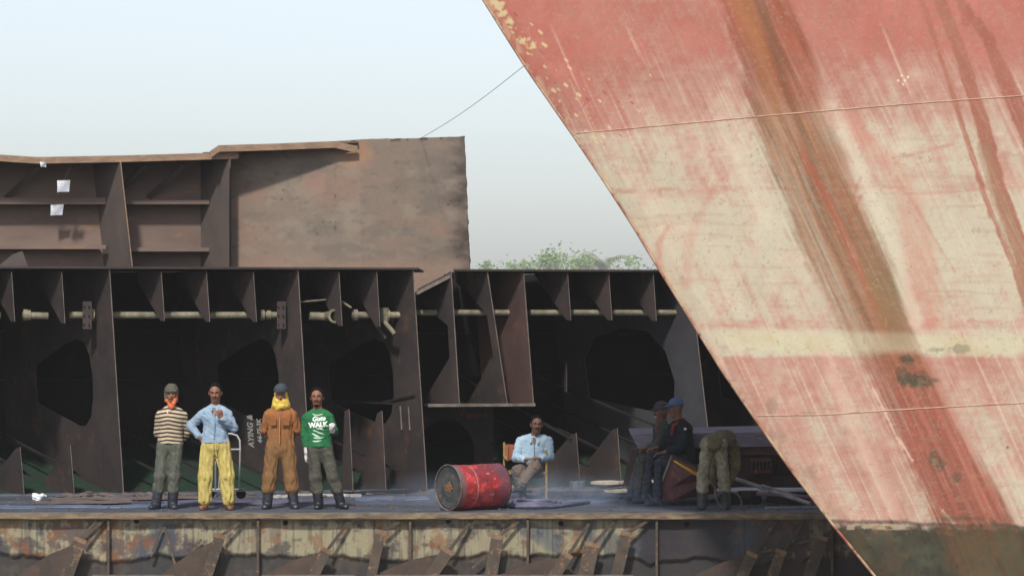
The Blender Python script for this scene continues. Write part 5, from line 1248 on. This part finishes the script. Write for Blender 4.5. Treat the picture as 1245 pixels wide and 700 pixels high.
slab('front_leg', m_bxb, bx, [(768, 546), (784, 546), (776, 580), (764, 592), (758, 588)], 2.25, 2.4)
vb = slab('vent_box', mat('dull_red_vent', (96, 58, 54), (70, 48, 46), 5, .7, .4, c3=(130, 110, 104)), bx, [(912, 557), (938, 557), (938, 575), (914, 576)], 2.2, 2.345)
for i in range(5): slab('vent_slot', m_black, vb, [(915 + i * 4.6, 561), (917.5 + i * 4.6, 561), (917.5 + i * 4.6, 571), (915 + i * 4.6, 571)], 2.185, 2.198)
slab('cover_plate', m_dark, bx, [(944, 562), (962, 562), (962, 576), (944, 576)], 2.3, 2.345)
for x in (776, 800): MB().tube([P(x, 596, 2.3), P(x, 596, 2.42)], .13, 18).build('wheel', m_dark, bx)
slab('low_step', m_bxb, bx, [(806, 567), (852, 567), (852, 604), (810, 606)], 1.66, 2.34)
# hull-shaped red panel with a yellow stripe
pn = empty('cut_hull_panel', (P(835, 600, 1.7).x, 1.55, 0), 'dark red wedge-shaped cut steel panel with a yellow stripe, leaning beside the sitters', 'scrap panel')
def wedge(name, m, pts, y0s, th, par):
    f_ = [P(x, y, yy) for (x, y), yy in zip(pts, y0s)]; b_ = [p + Vector((0, th, 0)) for p in f_]; n = len(f_)
    return MB().add(f_ + b_, [list(range(n)), list(range(2 * n - 1, n - 1, -1))] + [[i, i + n, (i + 1) % n + n, (i + 1) % n] for i in range(n)]).build(name, m, par)
m_rp = mat('dark_red_panel', (92, 50, 48), (66, 44, 46), 2.5, .6, .4, c3=(124, 78, 68))
wedge('panel', m_rp, [(816, 554), (850, 570), (872, 580), (868, 600), (815, 609), (798, 604)], [1.5, 1.4, 1.5, 1.7, 1.5, 1.6], .03, pn)
wedge('yellow_stripe', mat('yellow_stripe_paint', (206, 170, 40), (180, 140, 40), 8, .6, .2), [(818, 560), (821, 559.5), (849, 575), (866, 585), (865, 588), (848, 579)], [1.47, 1.47, 1.375, 1.42, 1.42, 1.375], .02, pn)
MB().bar(P(817, 553, 1.49), P(798, 604, 1.58), .02, .03).build('edge_strip', m_edge, pn)
MB().bar(P(817, 553, 1.49), P(851, 569, 1.38), .02, .03).build('edge_strip', m_dark, pn)
# cable loop at the bent man's feet
mb = MB().tube([P(x, y, .35) for x, y in ((869, 596), (870, 604), (874, 612), (880, 619.0), (884, 621))], .012, 8); 
solo('hose', mb, mat('grey_hose', (96, 88, 84), (70, 64, 64), 8, .6, .2), P(884, 621, .35), 'grey hose hanging from the bent man\'s hands to the deck', 'hose', None, True)
mb = MB().tube([P(872 + 14 - 14.5 * math.cos(a) + (6 if a > 1.5 else 0) * math.sin(a), 621.3 - 16 + 0 * a - (11 * math.sin(a) if True else 0) + 15.0 * (a / math.pi) ** 2, .42) for a in np.linspace(.1, 3.14, 20)], .010, 8)
solo('hose', mb, bpy.data.materials['grey_hose'], P(886, 621, .42), 'thin hose arching in a loop beside the bent man\'s right boot', 'hose', None, True)
# slanting poles and bars at the right
m_pole = mat('pale_pole', (150, 146, 146), (104, 98, 96), 8, .6, .3)
for (x0, y0, Y0, x1, y1, Y1, r, mm, lab) in (
    (868, 573, 1.5, 985, 612, .75, .028, m_pole, 'long pale pole slanting down from the bent man towards the bow'),
    (926, 590, 1.0, 968, 603, 1.1, .022, m_pole, 'short bright bar lying across the slanting pole'),
    (920, 600, 1.6, 1010, 606, 1.3, .03, mat('mauve_bar', (120, 92, 98), (90, 72, 80), 6, .7, .3), 'mauve steel bar low on the deck beside the red bow'),
    (930, 617, .4, 1000, 616, .5, .012, m_pole, 'thin light rod lying on the deck edge beside the bow')):
    a, b = P(x0, y0, Y0), P(x1, y1, Y1); a.z = max(a.z, r); b.z = max(b.z, r)
    solo('steel_bar', MB().tube([a, b], r, 10), mm, b, lab, 'bar', 'loose bars at the right')
for k_, (x, y, Y0, l, h_, rz, lab) in enumerate(((900, 596, 1.9, .5, .16, .3, 'dark scrap lump under the machine box'), (960, 600, 1.9, .6, .14, -.2, 'dark scrap lump beside the slanting pole end'))):
    q = P(x, y, Y0); q.z = h_ / 2; mb = MB().box(q, l, .3, h_, rz=rz, ry=.1).box(q + Vector((.1, -.1, .06)), l * .4, .2, h_ * .6, rz=rz + .7)
    solo('scrap_lump', mb, m_dark, (q.x, q.y, 0), lab, 'scrap')

# ---- sheets, planks and rubbish on the deck
m_wood = mat('bleached_board', (196, 186, 166), (160, 148, 128), 5, .85, .4, stretch=(.6, 5, 5)); m_plk = mat('pale_plank', (186, 182, 176), (140, 134, 128), 5, .8, .3)
m_sheet = mat('blue_grey_sheet', (112, 124, 146), (84, 94, 116), 2, .4, .3, spec=.5); m_sheet2 = mat('brown_grey_sheet', (112, 100, 96), (84, 76, 76), 3, .7, .4)
m_sh3 = mat('dull_mauve_sheet', (112, 104, 126), (86, 86, 112), 3, .5, .4)
def onto(px, py):     # depth of a deck spot seen at (px, py)
    return CAMH * FPX / (py - HOR) - CAMD
def flat_piece(name, x0, y0, x1, y1, wd, th, m, lab, cat, z=0.002, group=None, lift=0.0):
    Ya, Yb = onto(x0, y0), onto(x1, y1); a = P(x0, y0, Ya); b = P(x1, y1, Yb); a.z = b.z = z + th / 2; b.z += lift
    mb = MB(); n = 6; d = (b - a); s_ = Vector((-d.y, d.x, 0)).normalized() * wd / 2
    vs = []
    for i in range(n + 1):
        p = a + d * (i / n); wob_ = .006 * math.sin(i * 2.1 + x0); e_ = 1 + .15 * math.sin(i * 3.7 + x0)
        vs += [p - s_ * e_ + ZV * (wob_ - th / 2), p + s_ * e_ + ZV * (wob_ - th / 2), p + s_ * e_ + ZV * (wob_ + th / 2 + .006), p - s_ * e_ + ZV * (wob_ + th / 2 + .006)]
    fs = [[3, 2, 1, 0], [4 * n, 4 * n + 1, 4 * n + 2, 4 * n + 3]]
    for i in range(n):
        for k in range(4): fs.append([4 * i + k, 4 * i + (k + 1) % 4, 4 * i + 4 + (k + 1) % 4, 4 * i + 4 + k])
    mb.add(vs, fs); return solo(name, mb, m, (a.x, a.y, 0), lab, cat, group)
flat_piece('plank', 328, 605, 351, 604.5, .09, .03, m_plk, 'short pale plank behind the boots of the man in orange', 'plank', group='pale strips on the deck')
flat_piece('plank', 362, 602, 424, 603, .08, .025, m_plk, 'long pale strip lying behind the man in green', 'plank', group='pale strips on the deck')
flat_piece('plank', 424, 603, 436, 604, .10, .025, m_plk, 'small pale strip end right of the man in green', 'plank', group='pale strips on the deck')
flat_piece('board', 727, 595.5, 800, 593, .45, .03, m_wood, 'bright bleached board lying left of the machine wheel', 'board', .09)
flat_piece('board', 738, 600, 790, 598.5, .16, .03, m_wood, 'narrow broken board under the bleached board', 'board', .02)
flat_piece('steel_sheet', 40, 614, 160, 612.5, .5, .012, m_sheet2, 'curled brown steel sheet near the left deck edge', 'sheet', .03)
flat_piece('steel_sheet', 60, 609, 250, 606.5, .5, .014, m_sheet2, 'long flat brown sheet behind the striped sweater man', 'sheet', .02)
flat_piece('steel_sheet', -10, 617, 200, 615.5, .5, .01, m_sheet, 'long blue-grey steel sheet along the left deck edge', 'sheet', .003)
flat_piece('steel_sheet', 430, 607, 520, 606.5, .6, .012, m_sheet, 'blue-grey steel sheet left of the red drum', 'sheet', .003)
flat_piece('steel_sheet', 200, 611, 420, 610, .8, .008, m_sh3, 'wide mauve-grey steel sheet under the standing men', 'sheet', .002)
flat_piece('steel_sheet', 655, 602, 725, 601, .6, .05, m_sheet2, 'stack of brown sheets beside the chair', 'sheet', .01)
flat_piece('steel_sheet', 690, 609, 765, 609.5, .5, .01, m_sheet, 'blue sheet on the deck before the sitting men', 'sheet', .003)
flat_piece('steel_sheet', 410, 602, 505, 598.5, .22, .02, m_dark, 'dark bent strip in front of the third web', 'sheet', .02)
flat_piece('scrap_block', 693, 598, 711, 598, .3, .1, mat('grey_block', (104, 106, 112), (80, 82, 90)), 'small grey block between the chair and the boards', 'block', .05)
# white rag
P_ = [cap(V3(-.05, 0, .05), V3(.02, 0, .04), .05, .035, .02), cap(V3(.05, 0, .06), V3(.09, .02, .05), .028, .02, .01), cap(V3(-.01, 0, .03), V3(.0, -.02, .0), .04, .03, .02)]
co, f = surface(P_, .008, .012, 5); o = np_mesh('white_rag', co, f, mat('white_rag_cloth', (220, 224, 226), (190, 196, 200), 9, .8, .2), None, True)
q = P(47, 606, onto(47, 610)); o.location = (q.x, q.y, .03); tag(o, 'crumpled white rag on the left part of the deck', 'rag')
# flattened hose coil beside the chair
t = empty('hose_coil', (P(655, 612, 1.3).x, 1.3, 0), 'flat lilac hose coil on the deck right of the drum', 'hose'); m_coil = mat('lilac_hose', (108, 106, 126), (80, 80, 98), 6, .5, .3)
cc = P(650, 612, 1.4); cc.z = .03
for j, (rx0, ry0) in enumerate(((.40, 1.0), (.34, .85), (.27, .7))):
    MB().tube([cc + Vector((rx0 * math.cos(a), ry0 * .75 * math.sin(a), .012 * j + .012 * math.sin(3 * a))) for a in np.linspace(0, 6.2, 40)], .028, 8).build('coil', m_coil, t, smooth=True)
MB().tube([cc + Vector((-.5, -.5, 0)), cc + Vector((0, -.62, 0)), cc + Vector((.4, -.3, .0)), cc + Vector((.75, .4, 0))], .025, 8).build('loose_end', m_coil, t, smooth=True)
# flakes and chips
mb = MB(); rnd = random.Random(5)
for i in range(380):
    x = rnd.uniform(-7, 4.6); y = rnd.uniform(.05, 4.6) ** 1.0; s0 = rnd.uniform(.008, .03) * (1 + (y > 3)); a = rnd.uniform(0, 3.1)
    mb.box((x, y, s0 * .25 + .004), s0 * rnd.uniform(1, 3), s0, s0 * .5, rz=a, rx=rnd.uniform(-.3, .3))
o = mb.build('rust_flakes', mat('rust_flake', (110, 96, 88), (70, 64, 66), 30, .9, .2, c3=(150, 130, 110))); tag(o, 'rust flakes and small chips scattered over the deck', None, None, 'stuff')
# dark slag heaps along the sill of the blocks
for k_, (x0, x1, lab) in enumerate(((60, 200, 'low heap of brown slag and cuttings at the foot of the left web'), (600, 770, 'low heap of dark cuttings at the foot of the right block'))):
    mb = MB(); rnd = random.Random(20 + k_)
    for i in range(150):
        x = x0 + (x1 - x0) * rnd.random(); q = Fp(x, 383, -.25 - rnd.random() * .5); s0 = rnd.uniform(.02, .08); q.z = s0 * rnd.uniform(.1, .6)
        mb.box(q, s0 * rnd.uniform(1, 3.4), s0, s0 * .3, rz=rnd.uniform(0, 3), rx=rnd.uniform(-.4, .4), ry=rnd.uniform(-.3, .3))
    o = mb.build('slag_heap', m_sheet2 if k_ == 0 else m_undert); tag(o, lab, None, None, 'stuff')

# ---- thin blue cutting smoke drifting over the deck right of the drum
sm = bpy.data.materials.new('cutting_smoke'); sm.use_nodes = True; st_ = sm.node_tree; st_.nodes.clear()
so_ = st_.nodes.new('ShaderNodeOutputMaterial'); sv = st_.nodes.new('ShaderNodeVolumePrincipled'); sv.inputs['Color'].default_value = (.62, .78, 1, 1)
tc = st_.nodes.new('ShaderNodeTexCoord'); sn = st_.nodes.new('ShaderNodeTexNoise'); sn.inputs['Scale'].default_value = 1.6; sn.inputs['Detail'].default_value = 3; st_.links.new(tc.outputs['Object'], sn.inputs['Vector'])
vl = st_.nodes.new('ShaderNodeVectorMath'); vl.operation = 'MULTIPLY'; vl.inputs[1].default_value = (1 / 2.9, 1 / 1.5, 1 / .55); st_.links.new(tc.outputs['Object'], vl.inputs[0])
vn = st_.nodes.new('ShaderNodeVectorMath'); vn.operation = 'LENGTH'; st_.links.new(vl.outputs['Vector'], vn.inputs[0])
fa = st_.nodes.new('ShaderNodeMapRange'); fa.inputs['From Min'].default_value = 1.0; fa.inputs['From Max'].default_value = .2; fa.inputs['To Max'].default_value = .42; st_.links.new(vn.outputs['Value'], fa.inputs['Value'])
nr_ = st_.nodes.new('ShaderNodeMapRange'); nr_.inputs['From Min'].default_value = .4; nr_.inputs['From Max'].default_value = .7; st_.links.new(sn.outputs['Fac'], nr_.inputs['Value'])
mm_ = st_.nodes.new('ShaderNodeMath'); mm_.operation = 'MULTIPLY'; st_.links.new(fa.outputs['Result'], mm_.inputs[0]); st_.links.new(nr_.outputs['Result'], mm_.inputs[1])
st_.links.new(mm_.outputs['Value'], sv.inputs['Density']); st_.links.new(sv.outputs['Volume'], so_.inputs['Volume'])
mb = MB(); p_ = Vector((.3, 2.0, .0)); vs = []; fs = []
for i in range(13):
    for j in range(24):
        a = math.pi * i / 12; b = 2 * math.pi * j / 24; vs.append(p_ + Vector((2.9 * math.sin(a) * math.cos(b), 1.5 * math.sin(a) * math.sin(b), max(.004, .55 * math.cos(a)))))
for i in range(7):
    for j in range(24): fs.append([i * 24 + j, (i + 1) * 24 + j, (i + 1) * 24 + (j + 1) % 24, i * 24 + (j + 1) % 24])
mb.add(vs[:8 * 24], fs); mb.f.append([7 * 24 + j for j in range(24)])
o = solo('smoke', mb, sm, p_, 'thin bluish cutting smoke low over the deck around the drum and chair', 'smoke'); o['kind'] = 'stuff'; del o['category']
# ------------------------------------------------------------------ the hazy air
hz = bpy.data.materials.new('hazy_air'); hz.use_nodes = True; ht = hz.node_tree; ht.nodes.clear()
ho = ht.nodes.new('ShaderNodeOutputMaterial'); pv = ht.nodes.new('ShaderNodeVolumePrincipled')
pv.inputs['Color'].default_value = (.98, .99, 1, 1); pv.inputs['Density'].default_value = .0003; pv.inputs['Anisotropy'].default_value = 0
ht.links.new(pv.outputs['Volume'], ho.inputs['Volume'])
hb = MB().hexa([(-1600, -400, -3.7), (1600, -400, -3.7), (1600, 2700, -3.7), (-1600, 2700, -3.7), (-1600, -400, 16), (1600, -400, 16), (1600, 2700, 16), (-1600, 2700, 16)]).build('haze', hz)
tag(hb, 'thin pale haze over the shore', None, None, 'stuff')
